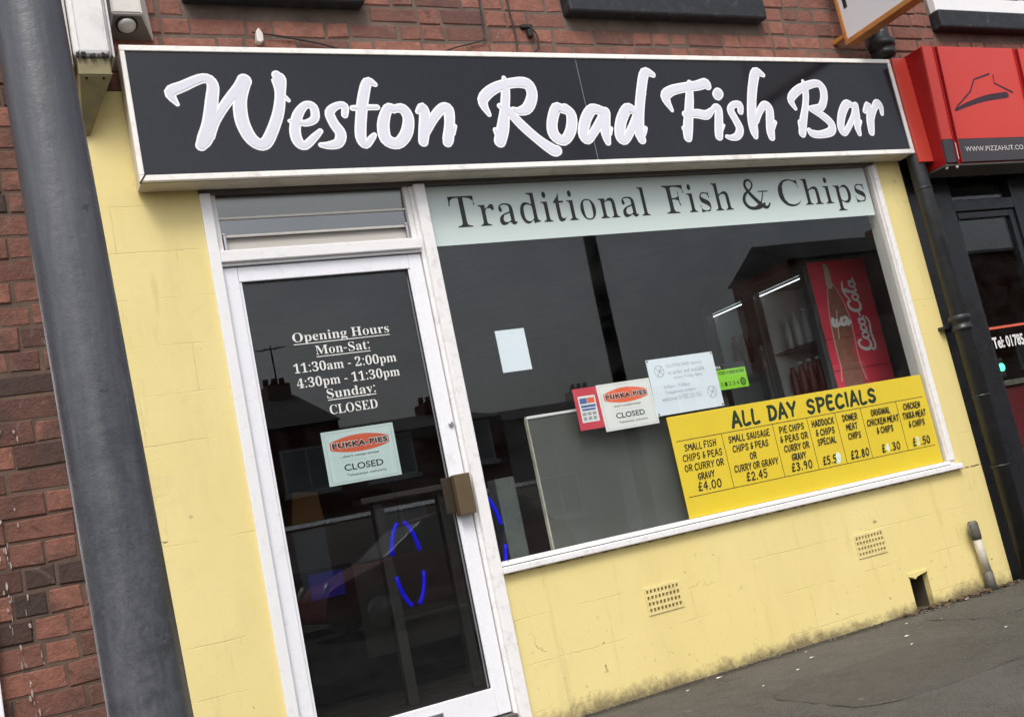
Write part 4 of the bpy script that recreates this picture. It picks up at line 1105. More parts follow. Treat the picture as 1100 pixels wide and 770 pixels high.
# short capped pipe at the foot of the wall
sp_ = thing('pipe_stub', 'short dirty white pipe with a grey hooked cap at the foot of the yellow wall', 'pipe', (3.645, -.03, 0))
obj('pipe', MB().tube([(3.653, -.030, .10), (3.641, -.030, .285)], .0225, 18), M['stub_white'], sp_)
obj('pipe_foot', MB().tube([(3.660, -.030, -.01), (3.655, -.030, .104)], [.026, .0245], 18), M['stub_grey'], sp_)
cp = obj('cap', MB().tube([(3.642, -.030, .272), (3.640, -.031, .30), (3.637, -.032, .355), (3.637, -.032, .366)], [.0245, .0265, .026, .020], 16), M['stub_grey'], sp_)
obj('hook', MB().tube([(3.620, -.034, .355), (3.596, -.040, .345), (3.588, -.042, .318), (3.600, -.040, .288), (3.622, -.034, .278)], .0055, 8), M['stub_grey'], cp)

# ================================================================ takeaway next door on the right
tb = thing('takeaway_building', 'takeaway with black shopfront, dark glass door and brick upper wall, right of the yellow shop', 'shop', (4.8, 0.05, 0))
mb = MB()
UP3 = [(4.55, 5.6, 3.30, 4.35)]
wall_cells(mb, 4.02, 9.0, 2.78, 4.6, .034, .25, UP3)
obj('mortar_bed', mb, M['mortar'], tb)
mb = MB(); brickwork(mb, 4.0205, 6.6, 2.785, 4.6, .027, [(4.475, 5.7, 3.165, 4.35)], seed=9, length=.235)
obj('brick_wall', mb, M['brick'], tb)
mb = MB(); mb.box(4.475, 5.7, -.042, .12, 3.168, 3.285, .012)
obj('window_sill', mb, M['sill'], tb)
mb = MB()
mb.box(4.50, 5.66, -.012, .16, 3.2865, 3.385, .006)
mb.box(4.551, 4.61, .06, .16, 3.3855, 4.35).box(5.53, 5.599, .06, .16, 3.3855, 4.35)
wf = obj('window_frame', mb, M['white'], tb)
obj('pane', MB().box(4.61, 5.53, .10, .106, 3.3855, 4.35), M['glass'], wf)
mb = MB()
mb.box(3.8675, 4.245, .045, .25, -.05, 2.78, .004)
mb.box(4.255, 4.9, .06, .25, 2.285, 2.78)
mb.box(4.95, 9.0, .05, .25, -.05, .5).box(4.95, 9.0, .05, .25, 2.3, 2.78)
obj('black_shopfront', mb, M['black_paint'], tb)
mb = MB()
mb.box(4.2455, 4.262, .050, .16, .02, 2.284, .003)
mb.box(4.775, 4.945, .050, .16, .02, 2.284, .004)
mb.box(4.2625, 4.7745, .050, .16, 2.055, 2.125, .004)
obj('door_frame', mb, M['black_paint'], tb)
obj('fanlight', MB().box(4.263, 4.774, .085, .091, 2.1255, 2.283), M['glass'], tb)
mb = MB()
mb.box(4.2635, 4.289, .068, .098, .04, 2.052, .003).box(4.725, 4.773, .062, .105, .04, 2.052, .003)
mb.box(4.2895, 4.7245, .0625, .1045, 2.012, 2.0515, .003).box(4.2895, 4.7245, .0625, .1045, .0405, .28, .003)
td = obj('door', mb, M['black_paint'], tb)
obj('door_glass', MB().box(4.2895, 4.7245, .080, .086, .28, 2.012), M['glass'], td)
mb = MB(); mb.box(4.2905, 4.7240, .0785, .0796, 1.353, 1.367)
obj('orange_stripe', mb, flat('orange_red_stripe', (.62, .11, .06), .5), td)
mb = MB().text('Tel: 01785 7', 4.300, 4.615, 1.240, 1.308, .0790, .03)
obj('door_lettering', mb, M['text_white'], td)
mb = MB(); mb.box(4.33, 4.72, .22, .25, .15, 1.02, .004)
obj('kick_panel', mb, flat('dark_red_panel', (.10, .008, .012), .5), td)
mb = MB(); mb.box(4.30, 4.90, .20, .26, 1.03, 1.062, .003)
obj('inner_shelf', mb, M['stub_grey'], td)
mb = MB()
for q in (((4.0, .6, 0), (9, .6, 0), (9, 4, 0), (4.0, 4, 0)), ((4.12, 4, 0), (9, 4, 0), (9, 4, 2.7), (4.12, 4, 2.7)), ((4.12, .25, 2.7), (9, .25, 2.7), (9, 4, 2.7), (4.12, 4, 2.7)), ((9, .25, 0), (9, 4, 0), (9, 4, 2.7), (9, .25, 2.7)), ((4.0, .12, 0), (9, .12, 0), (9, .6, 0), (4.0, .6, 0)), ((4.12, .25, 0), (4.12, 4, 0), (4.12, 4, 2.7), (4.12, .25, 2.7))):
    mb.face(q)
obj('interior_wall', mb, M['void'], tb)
obj('shop_window', MB().box(4.95, 9.0, .08, .086, .5, 2.3), M['glass'], tb)
mb = MB(); mb.prism([(.27, 2.79), (7.5, 2.79), (7.5, 4.6), (3.9, 6.6), (.27, 4.7)], 4.03, 9.0, 'x')
obj('upper_storey', mb, M['inner_wall'], tb)
mb = MB(); mb.lathe(0, 0, [(.023, 0), (.023, .006), (.016, .009)], 20, Matrix.Translation((4.352, .1095, 1.135)) @ Matrix.Rotation(R(90), 4, 'X'))
mbx = MB().box(4.325, 4.38, .110, .16, 1.08, 1.19, .006)
gs = thing('indicator_lamp', 'round green lit indicator behind the dark takeaway door glass', 'lamp', (4.352, .15, 1.08))
obj('lamp_case', mbx, M['black_paint'], gs)
obj('green_lens', mb, glow('lit_green_lens', (.10, .95, .50), 1.5), gs)

rs = thing('takeaway_sign', 'boxy bright red fascia sign with a hat outline and charcoal web address strip', 'sign', (4.6, -.1, 2.25))
TOPY, BOTY = -.250, -.205
RZ0, RZ1 = 2.255, 2.925
def lean(z):
    return BOTY + (TOPY-BOTY)*(z-RZ0)/(RZ1-RZ0)
def leaning_slab(mb, x0, x1, z0, z1, off0, off1):
    """front slab that follows the lean of the sign; off = distance in front of the sign face"""
    p = [(lean(z0)-off0, z0), (lean(z1)-off0, z1), (lean(z1)-off1, z1), (lean(z0)-off1, z0)]
    mb.prism(p, x0, x1, 'x')
mb = MB()
mb.prism([(BOTY+.012, RZ0+.002), (TOPY+.012, RZ1-.002), (-.012, RZ1-.002), (-.012, RZ0+.002)], 3.984, 7.4, 'x')
obj('sign_box', mb, M['red_deep'], rs)
mb = MB()
STRIP = 2.392
leaning_slab(mb, 3.984, 4.068, STRIP, RZ1, 0, -.013)
leaning_slab(mb, 4.098, 4.735, STRIP, RZ1, 0, -.013)
leaning_slab(mb, 4.770, 7.4, STRIP, RZ1, 0, -.013)
rp = obj('red_panel', mb, M['red'], rs)
for a, b_ in ((4.066, 4.071), (4.0955, 4.1005), (4.733, 4.738), (4.768, 4.773)):
    mb = MB(); leaning_slab(mb, a, b_, RZ0, RZ1-.001, .0055, -.012)
    obj('panel_lip', mb, M['red_deep'], rs)
mb = MB()
for a, b_ in ((3.986, 4.0655), (4.101, 4.7325), (4.7735, 7.4)):
    leaning_slab(mb, a, b_, RZ0+.006, STRIP-.001, -.001, -.013)
gst = obj('web_strip', mb, M['grey_strip'], rs)
mb = MB().text('WWW.PIZZAHUT.CO.UK', 4.148, 4.715, 2.318, 2.346, 0, .016, 1.05)
for v in mb.bm.verts:
    v.co.y += lean(v.co.z) - .0004
obj('web_lettering', mb, flat('faded_white_lettering', (.50, .47, .47), .6), gst)
mb = MB(); leaning_slab(mb, 4.0735, 4.079, RZ0+.02, RZ0+.115, .004, -.004)
obj('scraped_edge', mb, M['alarm_white'], rs)
mb = MB()
mb.ribbon([[(x, z, w) for x, z, w in st] for st in HAT_STROKES[:2]], 0, 0, smooth=False)
mb.ribbon([[(x, z, w*.92) for x, z, w in st] for st in HAT_STROKES[2:]], 0, 0)
for v in mb.bm.verts:
    v.co.y += lean(v.co.z) - .0012
obj('hat_emblem', mb, flat('dark_plum_print', (.040, .016, .028), .5), rp)
mb = MB(); mb.box(3.984, 7.4, -.195, -.01, RZ0-.012, RZ0+.001, .003)
obj('bottom_trim', mb, M['alarm_dark'], rs)
mb = MB(); mb.box(3.877, 3.9835, -.126, -.108, 2.30, 2.915, .003)
obj('side_board', mb, paint('red_side_board', (.56, .055, .035), .35, .06, 3), rs)
for xx, yy in ((4.0, -.18), (4.07, -.19)):
    obj('fixing_screw', MB().lathe(0, 0, [(.008, 0), (.008, .010), (.004, .013)], 12, Matrix.Translation((xx, yy, 2.243)) @ Matrix.Rotation(R(180), 4, 'X')), M['alarm_white'], rs)

# ================================================================ neighbouring house on the left
nh = thing('neighbour_house', 'soot stained red brick house with white door frame, left of the grey column', 'house', (-1.5, .05, 0))
mb = MB(); wall_cells(mb, -7.0, -.5785, -.1, 4.6, .033, .25, [(-1.85, -.965, -.1, 2.1)])
obj('mortar_bed', mb, M['mortar_left'], nh)
mb = MB(); brickwork(mb, -3.4, -.579, -.08, 4.6, .0285, [(-1.85, -.94, -.1, 2.16)], seed=21, course=.0845, length=.228, gap=.0018)
obj('brick_wall', mb, M['brick_dark'], nh)
mb = MB()
rr = random.Random(11)
for k in range(80):          # broken runs and flecks of old white paint down the wall
    z = rr.uniform(.30, 1.75)
    xx = -.838 + .020*math.sin(z*4.3) + .010*math.sin(z*13) + rr.gauss(0, .006) + (.055 if rr.random() < .12 else 0)
    w, h = rr.uniform(.0010, .0042), rr.uniform(.003, .016)
    n_ = 9
    mb.face([(xx + w*math.cos(2*math.pi*q/n_)*rr.uniform(.5, 1.2), .0185 + k*.00001, z + h*math.sin(2*math.pi*q/n_)*rr.uniform(.7, 1.1)) for q in range(n_)])
obj('paint_runs', mb, paint('old_white_splashes', (.36, .31, .27), .9, .25, 40, (.2, .12, .1), .8, 60), nh)['kind'] = 'stuff'
mb = MB()
mb.box(-.965, -.915, -.012, .14, -.02, 2.12, .004).box(-1.86, -1.81, -.012, .14, -.02, 2.12, .004).box(-1.81, -.965, -.0115, .14, 2.06, 2.12, .004)
df = obj('door_frame', mb, M['upvc'], nh)
obj('front_door', MB().box(-1.809, -.966, .06, .11, .0, 2.059), M['upvc'], nh)
mb = MB(); mb.prism([(.27, -.1), (7.5, -.1), (7.5, 4.6), (3.9, 6.6), (.27, 4.7)], -7, -.62, 'x')
obj('house_body', mb, M['inner_wall'], nh)

# ================================================================ lamp column close to the camera
lp = thing('lamp_column', 'scuffed grey painted steel column close up at the left, in front of the brick and yellow wall', 'lamp post', (-.68, -1.9, 0))
def colx(z): return -.6825 - .0225*z
def coly(z): return -1.90
mb = MB()
prof = [(-.02, .088), (.0, .088), (.35, .0765), (.66, .0742), (1.1, .0718), (1.6, .0700), (2.4, .0665), (3.4, .062), (5.2, .052)]
mb.tube([(colx(z), coly(z), z) for z, r in prof], [r for z, r in prof], 48)
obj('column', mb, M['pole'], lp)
mb = MB(); mb.tube([(colx(5.2), -1.9, 5.2), (colx(5.2)-.02, -1.95, 5.7), (colx(5.2)-.02, -2.2, 5.95), (colx(5.2)-.02, -2.7, 6.0)], .03, 12)
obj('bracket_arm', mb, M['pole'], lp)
mb = MB(); mb.box(-.87, -.75, -3.2, -2.68, 5.95, 6.06, .03)
obj('lantern', mb, M['alarm_white'], lp)

# ================================================================ notices in and on the shop window
BR = {  # hand-painted capitals: strokes on a unit square
 'A': ['0,0 .45,1 .55,1 1,0', '.2,.33 .82,.36'], 'B': ['.1,0 .12,1', '.12,1 .8,.93 .8,.6 .14,.53', '.14,.53 .98,.42 .9,.05 .1,0'],
 'C': ['.95,.85 .6,1 .15,.75 .05,.3 .35,0 .95,.12'], 'D': ['.1,0 .14,1', '.0,1 .7,.92 1,.5 .7,.08 .05,.0'],
 'E': ['.9,1 .12,.97 .1,.03 .95,0', '.1,.52 .75,.54'], 'F': ['.1,0 .12,1 .95,.98', '.12,.54 .75,.56'],
 'G': ['.92,.86 .55,1 .12,.7 .08,.25 .5,0 .92,.2 .92,.45 .55,.45'], 'H': ['.08,0 .1,1', '.92,0 .94,1', '.1,.48 .93,.55'],
 'I': ['.5,0 .5,1'], 'K': ['.1,0 .12,1', '.95,1 .15,.45', '.4,.6 1,0'], 'L': ['.12,1 .1,.02 .95,.04'],
 'M': ['.0,0 .12,1 .5,.35 .88,1 1,0'], 'N': ['.08,0 .1,1 .9,.02 .92,1'], 'O': ['.5,1 .1,.8 .05,.3 .45,0 .9,.2 .95,.7 .5,1'],
 'P': ['.12,0 .12,1', '.02,1 .8,.95 .92,.7 .7,.47 .14,.42'], 'R': ['.12,0 .12,1', '.02,1 .8,.95 .88,.7 .7,.52 .14,.48', '.45,.5 1,0'],
 'S': ['.9,.85 .55,1 .15,.82 .25,.58 .78,.42 .85,.15 .45,0 .08,.14'], 'T': ['.5,0 .5,1', '0,.97 1,1'],
 'U': ['.08,1 .1,.25 .45,0 .85,.2 .92,1'], 'V': ['.02,1 .48,0 .98,1'], 'W': ['0,1 .22,0 .5,.7 .78,0 1,1'], 'Y': ['.02,1 .5,.5 .98,1', '.5,.5 .45,0'],
 '&': ['.8,.92 .35,.95 .3,.65 .6,.55', '.45,.55 .15,.4 .2,.08 .7,.06 .85,.4', '.6,.4 1,.42'],
 '0': ['.5,1 .12,.75 .1,.25 .5,0 .88,.25 .9,.75 .5,1'], '1': ['.3,.8 .55,1 .52,0'], '2': ['.1,.78 .45,1 .88,.8 .75,.5 .08,.03 .95,.05'],
 '3': ['.1,.9 .5,1 .85,.78 .4,.55 .9,.3 .5,0 .08,.1'], '4': ['.7,0 .75,1', '.75,1 .05,.35 1,.38'], '5': ['.9,1 .25,.98 .15,.58 .7,.6 .9,.3 .5,0 .08,.08'],
 '8': ['.5,.52 .18,.75 .5,1 .82,.75 .5,.52 .1,.25 .5,0 .9,.25 .5,.52'], '9': ['.85,.7 .5,.5 .15,.72 .5,1 .85,.75 .8,.3 .55,0'],
 '£': ['.9,.88 .6,1 .38,.8 .42,.3 .1,.02 .95,.05', '.15,.48 .75,.5'], '.': ['.4,.02 .5,.06'], '/': ['0,0 1,1'],
}
WID = {'I': .28, '.': .3, '1': .55, 'M': 1.15, 'W': 1.15, '&': .85, 'L': .8, 'E': .85}
def brush(s, x0, x1, z0, z1, wt, seed=0, slant=.08, skip=''):
    rnd = random.Random(seed)
    tot, cells = 0, []
    for c in s:
        w = .55 if c == ' ' else WID.get(c, 1.0)
        cells.append((c, tot, w))
        tot += w + (.0 if c == ' ' else .38)
    tot -= .38
    k = (x1-x0)/tot
    out = []
    for c, a, w in cells:
        if c == ' ' or c in skip:
            continue
        jz = rnd.uniform(-.03, .03)
        for st in BR[c]:
            P = [tuple(map(float, p.split(','))) for p in st.split()]
            out.append([(x0 + k*(a + px*w) + slant*(z1-z0)*(pz-.5), z0 + (pz+jz)*(z1-z0), wt*rnd.uniform(.85, 1.12)) for px, pz in P])
    return out

mbd = thing('menu_board', 'yellow All Day Specials price board across the bottom right of the shop window', 'menu board', (2.79, .03, .69))
b0 = obj('board', MB().box(1.957, 3.618, .0268, .0338, .6915, 1.1655, .0015), M['board'], mbd)
BY = .0262
mb = MB()
hl_mat = flat('green_title_highlight', (.010, .075, .028), .5)
for wd, xa, xb, k in (('ALL', 2.322, 2.485, 1), ('DAY', 2.548, 2.722, 2), ('SPECIALS', 2.796, 3.262, 3)):
    ST = brush(wd, xa, xb, 1.069, 1.133, .0165, k)
    tl = obj('title_word', MB().ribbon(ST, BY), M['text_black'], b0)
    obj('green_highlight', MB().ribbon([[(x, z, w*.22) for x, z, w in st] for st in ST], BY-.0012), hl_mat, tl)
mb = MB()
DIV = [2.241, 2.554, 2.775, 2.963, 3.138, 3.391]
mb.box(1.979, 3.592, BY, .0267, 1.0465, 1.0495)
mb.box(1.979, 3.588, BY, .0267, .7860, .7890)
for x in DIV:
    mb.box(x-.0014, x+.0014, BY, .0267, .7891, 1.0464)
obj('rule_lines', mb, M['text_black'], b0)
rows = [
 [('SMALL FISH', 2.012, 2.195, .998), ('CHIPS & PEAS', 1.990, 2.218, .951), ('OR CURRY OR', 1.988, 2.213, .904), ('GRAVY', 2.050, 2.145, .857), ('£4.00', 2.036, 2.172, .806)],
 [('SMALL SAUSAGE', 2.270, 2.522, .998), ('CHIPS & PEAS', 2.282, 2.500, .951), ('OR', 2.372, 2.412, .904), ('CURRY OR GRAVY', 2.264, 2.532, .857), ('£2.45', 2.322, 2.450, .806)],
 [('PIE CHIPS', 2.584, 2.742, .998), ('& PEAS OR', 2.576, 2.752, .951), ('CURRY OR', 2.586, 2.745, .904), ('GRAVY', 2.620, 2.710, .857), ('£3.90', 2.602, 2.735, .806)],
 [('HADDOCK', 2.794, 2.940, .998), ('& CHIPS', 2.806, 2.930, .951), ('SPECIAL', 2.802, 2.925, .904), ('£5.5', 2.806, 2.895, .806)],
 [('DONER', 3.000, 3.100, .998), ('MEAT', 3.010, 3.086, .951), ('CHIPS', 3.008, 3.094, .904), ('£2.80', 2.992, 3.118, .806)],
 [('ORIGINAL', 3.198, 3.332, .998), ('CHICKEN MEAT', 3.154, 3.378, .951), ('& CHIPS', 3.206, 3.322, .904), ('£4.30', 3.208, 3.338, .806)],
 [('CHICKEN', 3.430, 3.552, .998), ('TIKKA MEAT', 3.408, 3.578, .951), ('& CHIPS', 3.436, 3.552, .904), ('£3.50', 3.430, 3.556, .806)]]
ST, PALE = [], []
sd_ = 10
for ci, col_ in enumerate(rows):
    for t, xa, xb, z in col_:
        sd_ += 1
        price = '£' in t
        h = .037 if price else .029
        xa, xb = xa + .004, xb + .002
        st = brush(t, xa, xb, z, z+h, .0064 if price else .0056, sd_, .10)
        if price and ci in (5, 6):      # the pounds figure has been painted over and rewritten pale
            nk = len(BR['£'])
            n2 = len(BR[t[1]])
            PALE += st[nk:nk+n2]
            st = st[:nk] + st[nk+n2:]
        ST += st
mb = MB().ribbon(ST, BY, 0, 3)
obj('price_lettering', mb, M['text_black'], b0)
PALE.append([(2.908, .812, .030), (2.916, .836, .030)])
pcm = flat('pale_correction_paint', (.62, .72, .60), .6)
for grp in ([p for p in PALE if p[0][0] < 3.0], [p for p in PALE if 3.0 < p[0][0] < 3.38], [p for p in PALE if p[0][0] > 3.38]):
    obj('painted_over_figure', MB().ribbon(grp, BY-.0004, .0015, 3), pcm, b0)

def pukka_notice(y, x0, x1, z0, z1, card, label, tilt=0.0, seed=0):
    """card with a printed oval panel and CLOSED; x0..x1, z0..z1 its outline, tilt a sideways lean"""
    w, h = x1-x0, z1-z0
    t = thing('closed_notice', label, 'notice', ((x0+x1)/2, y, z0))
    def T(mb):
        for v in mb.bm.verts:
            v.co.x += tilt*(v.co.z-z0)
        return mb
    c = obj('card', T(MB().box(x0, x1, y, y+.002, z0, z1)), card, t)
    yf = y - .0006
    P = []
    for k in range(25):
        a = k/24
        P.append((x0+w*(.09+.82*a), z0+h*(.775+.105*math.sin(math.pi*a)**.8+.0)))
    Q = []
    for k in range(25):
        a = 1-k/24
        Q.append((x0+w*(.09+.82*a), z0+h*(.645-.085*math.sin(math.pi*a)**.8)))
    mb = MB(); mb.face([(p[0], yf, p[1]) for p in P+Q])
    obj('print_panel', T(mb), M['orange_red'], c)
    obj('lettering_outline', T(MB().text('PUKKA-PIES', x0+w*.112, x0+w*.898, z0+h*.648, z0+h*.777, yf-.0006, .075, 1.16)), M['card'], c)
    obj('panel_lettering', T(MB().text('PUKKA-PIES', x0+w*.122, x0+w*.888, z0+h*.660, z0+h*.765, yf-.0012, .040, 1.16)), M['text_black'], c)
    for tx, fa, fb, fc, fd, bo in (('CLOSED', .235, .775, .235, .355, .014), ("...don't compromise", .20, .74, .465, .525, .006), ('Takeaways welcome', .26, .80, .115, .175, .0)):
        obj('lettering', T(MB().text(tx, x0+w*fa, x0+w*fb, z0+h*fc, z0+h*fd, yf, bo)), M['text_black'], c)
    mb = MB()
    e = .0012
    for q in ((.04, .96, .04, .045), (.04, .96, .955, .96)):
        mb.box(x0+w*q[0], x0+w*q[1], yf, y, z0+h*q[2], z0+h*q[2]+e)
    for q in (.04, .958):
        mb.box(x0+w*q, x0+w*q+e, yf, y, z0+h*.05, z0+h*.95)
    mb.box(x0+w*.22, x0+w*.78, yf, y, z0+h*.415, z0+h*.415+.0008)
    obj('border_line', T(mb), M['card_edge'], c)
    return t
pukka_notice(.0452, .325, .632, 1.1205, 1.3375, M['card_mint'], 'mint white Closed card with orange red printed panel inside the door glass', .004)
pukka_notice(.0440, 1.632, 1.924, 1.1485, 1.364, M['card'], 'white Closed card with orange red panel, between the crimson sticker and white notice sheet', -.02)

st = thing('card_sticker', 'crimson card payment sticker in the window, left of the white Closed card', 'sticker', (1.565, .047, 1.172))
c = obj('sticker', MB().box(1.503, 1.632, .0465, .0475, 1.172, 1.3615), M['sticker_red'], st)
p_ = obj('white_panel', MB().box(1.522, 1.612, .0455, .0464, 1.205, 1.325), M['card'], c)
mb = MB()
mb.box(1.528, 1.566, .0450, .0454, 1.290, 1.315).box(1.530, 1.606, .0450, .0454, 1.272, 1.283).box(1.532, 1.602, .0450, .0454, 1.258, 1.267)
obj('blue_print', mb, M['print_blue'], p_)
mb = MB()
for i in range(3):
    mb.box(1.530+i*.026, 1.550+i*.026, .0450, .0454, 1.236, 1.250).box(1.530+i*.026, 1.548+i*.026, .0450, .0454, 1.214, 1.230)
obj('grey_print', mb, M['print_grey'], p_)
obj('red_print', MB().box(1.568, 1.606, .0450, .0454, 1.290, 1.315), M['orange_red'], p_)

st = thing('gluten_free_notice', 'large white Gluten Free notice sheet in the window above the yellow board', 'notice', (2.115, .044, 1.178))
c = obj('sheet', MB().box(1.922, 2.311, .0422, .0432, 1.178, 1.4455), M['paper'], st)
mb = MB()
for t, xa, xb, z in (('GLUTEN FREE options', 2.03, 2.235, 1.392), ('to order and available', 2.03, 2.245, 1.363), ('every Friday 4pm', 2.06, 2.222, 1.334), ('4:30pm - 9:00pm', 1.990, 2.140, 1.295), ('Telephone orders', 1.990, 2.165, 1.268), ('welcome 01782 251762', 1.965, 2.195, 1.241)):
    obj('lettering', MB().text(t, xa, xb, z, z+.021, .0418, .0), M['print_grey'], c)
for cx, cz in ((1.985, 1.385), (2.258, 1.252)):
    ring = [(cx+.026*math.cos(a*math.pi/10), cz+.028*math.sin(a*math.pi/10), .003) for a in range(21)]
    mb.ribbon([ring, [(cx-.018, cz+.018, .003), (cx+.018, cz-.018, .003)], [(cx-.012, cz-.02, .004), (cx, cz, .004), (cx+.014, cz+.02, .004)], [(cx, cz, .004), (cx+.018, cz+.004, .003)]], .0418, 0, 2, False)
obj('wheat_symbol', mb, M['print_grey'], c)
mb = MB()
for px, pz in ((1.930, 1.438), (2.303, 1.186), (1.930, 1.186), (2.303, 1.438)):
    obj('corner_pin', MB().box(px-.004, px+.004, .0412, .0421, pz-.004, pz+.004, .0005, 1), M['void'], c)

st = thing('hygiene_rating', 'small bright green rating card with black top, right of the white notice sheet', 'sticker', (2.40, .046, 1.245))
c = obj('card', MB().box(2.306, 2.492, .0460, .0470, 1.247, 1.378), M['text_black'], st)
g_ = obj('green_panel', MB().box(2.312, 2.489, .0450, .0459, 1.252, 1.350), M['rating_green'], c)
mb = MB()
mb.text('FOOD HYGIENE RATING', 2.322, 2.478, 1.325, 1.342, .0446, .02)
for i in range(5):
    mb.text(str(i), 2.322+i*.024, 2.336+i*.024, 1.268, 1.288, .0446, .0)
mb.ribbon([[(2.458+.013*math.cos(a*math.pi/8), 1.280+.016*math.sin(a*math.pi/8), .007) for a in range(17)]], .0445, 0, 2, False)
mb.text('5', 2.452, 2.464, 1.272, 1.288, .0443, .03)
obj('print', mb, M['text_black'], g_)
obj('logo_print', MB().text('FSA', 2.314, 2.345, 1.356, 1.370, .0455, .02), M['text_white'], c)

single('blank_paper', MB().box(1.181, 1.326, .0440, .0450, 1.478, 1.6665), M['paper'], 'blank white sheet of paper stuck alone inside the window, left half', 'paper', (1.25, .044, 1.478))

# ================================================================ inside the shop
pn = thing('grey_panel', 'grey hardboard panel with a white top edge standing inside the window behind the notices', 'panel', (1.8, .14, .684))
obj('board', MB().box(1.288, 2.40, .118, .134, .6845, 1.268), M['grey_board'], pn)
obj('top_edge', MB().box(1.284, 2.40, .114, .138, 1.2685, 1.281, .002), M['white'], pn)
obj('side_edge', MB().box(1.280, 1.2875, .114, .138, .6845, 1.268, .002), M['stub_white'], pn)
single('plinth', MB().box(1.165, 1.262, .312, .40, .1, 1.045, .004), M['pedestal'], 'rough grey plinth inside the window beside the hardboard panel', 'plinth', (1.21, .35, .1))
tt = thing('bar_table', 'dim tall table with pale legs inside the door', 'table', (1.0, 1.1, .1))
obj('table_top', MB().box(.74, 1.30, .93, 1.09, 1.075, 1.105, .006), M['alarm_dark'], tt)
legm = paint('dark_table_legs', (.05, .045, .04), .7)
for xx, yy in ((.835, 1.0), (1.18, 1.0)):
    obj('leg', MB().box(xx-.027, xx+.027, yy-.027, yy+.027, .1, 1.0745, .004), legm, tt)

ct = thing('serving_counter', 'dim steel fronted serving counter across the back of the shop', 'counter', (1.4, 2.9, .1))
obj('counter_front', MB().box(-.2, 2.9, 2.6, 2.65, .1, 1.08), M['alarm_dark'], ct)
obj('counter_top', MB().box(-.22, 2.92, 2.56, 3.2, 1.0805, 1.115, .006), M['steel'], ct)
obj('tiled_kick', MB().box(-.2, 2.9, 2.575, 2.599, .1, .22), M['void'], ct)
single('warm_highlight_box', MB().prism([(.86, 1.116), (1.075, 1.116), (1.06, 1.30), (.90, 1.325)], 2.70, 2.86, 'y', .004), paint('warm_tan', (.46, .22, .07), .8, .1, 6), 'tan box on the serving counter, added in place of warm highlights behind the door glass', 'box', (.97, 2.78, 1.116))  # added box, its tan colour stands in for warm highlights inside

blue = glow('blue_neon', (.004, .004, 1.0), .30)
def neon(cx, cy, cz, rx, rz, label, arcs):
    t = thing('neon_sign', label, 'neon sign', (cx, cy, cz))
    for a0, a1 in arcs:
        P = []
        for k in range(9):
            a = R(a0 + (a1-a0)*k/8)
            P.append((cx + rx*math.copysign(abs(math.cos(a))**1.15, math.cos(a)), cy, cz + rz*math.copysign(abs(math.sin(a))**1.0, math.sin(a))))
        obj('tube', MB().tube(P, .0095, 8), blue, t)
    obj('hanging_wire', MB().tube([(cx, cy, cz+rz), (cx, cy, 2.455)], .0012, 5), M['void'], t)
    return t
ARC4 = ((14, 74), (106, 166), (194, 254), (286, 346))
neon(.800, .62, .760, .070, .195, 'blue neon oval in four arcs glowing low behind the door glass', ARC4)
neon(1.082, .30, .80, .066, .185, 'second blue neon oval modelled for a reflection of the first, partly hidden by the post', ARC4)  # second glowing oval added in place of a reflection of the first
bp = thing('blue_glow_patch', 'dim blue glow patch added low inside the door', 'glow patch', (.77, 1.85, .1))
obj('panel', MB().box(.672, .868, 1.85, 1.87, .655, .796), glow('blue_glow', (.01, .012, .55), .05), bp)  # emissive panel added for a blue glow, no known screen here
obj('stand', MB().box(.60, .94, 1.8705, 2.2, .1, .82, .01), M['void'], bp)

fr_grey = paint('dark_grey_fridge_frame', (.075, .08, .085), .35, .08, 6)
def fridge(y0, y1, label, poster):
    t = thing('drinks_fridge', label, 'fridge', (3.8, (y0+y1)/2, .1))
    X0, X1, ZT = 3.55, 4.03, 1.985
    mb = MB()
    mb.box(X0+.004, X1, y0, y0+.035, .1, ZT, .003).box(X0+.004, X1, y1-.035, y1, .1, ZT, .003)
    mb.box(X0+.004, X1, y0+.0355, y1-.0355, ZT-.06, ZT, .003).box(X0+.004, X1, y0+.0355, y1-.0355, .1, .30)
    obj('cabinet', mb, M['alarm_dark'], t)
    obj('lining', MB().box(X1-.03, X1-.001, y0+.036, y1-.036, .301, ZT-.061).box(X0+.05, X1-.031, y1-.045, y1-.0355, .301, ZT-.061), M['white'], t)
    mb = MB()
    mb.box(X0-.022, X0+.003, y0+.002, y0+.05, .28, ZT-.03, .003).box(X0-.022, X0+.003, y1-.05, y1-.002, .28, ZT-.03, .003)
    mb.box(X0-.022, X0+.003, y0+.0505, y1-.0505, ZT-.072, ZT-.03, .003).box(X0-.022, X0+.003, y0+.0505, y1-.0505, .28, .33, .003)
    dr = obj('door_frame', mb, fr_grey, t)
    obj('door_pane', MB().box(X0-.012, X0-.008, y0+.051, y1-.051, .331, ZT-.0725), M['glass'], dr)
    obj('handle', MB().box(X0-.05, X0-.0225, y1-.04, y1-.022, .8, 1.6, .006), M['stub_grey'], dr)
    obj('light_tube', MB().tube([(X0+.03, y0+.06, ZT-.082), (X0+.03, y1-.06, ZT-.082)], .003, 8), glow('fridge_light', (.75, .85, .9), 2.6), t)
    for zz in (.62, .92, 1.22, 1.52):
        obj('shelf', MB().box(X0+.05, X1-.032, y0+.036, y1-.046, zz, zz+.008), M['steel'], t)
    return t
f1 = fridge(.580, 1.120, 'black drinks fridge with a red cola poster on its side facing the window', True)
f2 = fridge(1.135, 1.610, 'plain black drinks fridge behind the one with the red poster', False)
side = obj('poster', MB().box(3.560, 4.012, .5775, .5795, .62, 1.968), paint('crimson_poster', (.85, .070, .11), .45, .06, 4), f1)
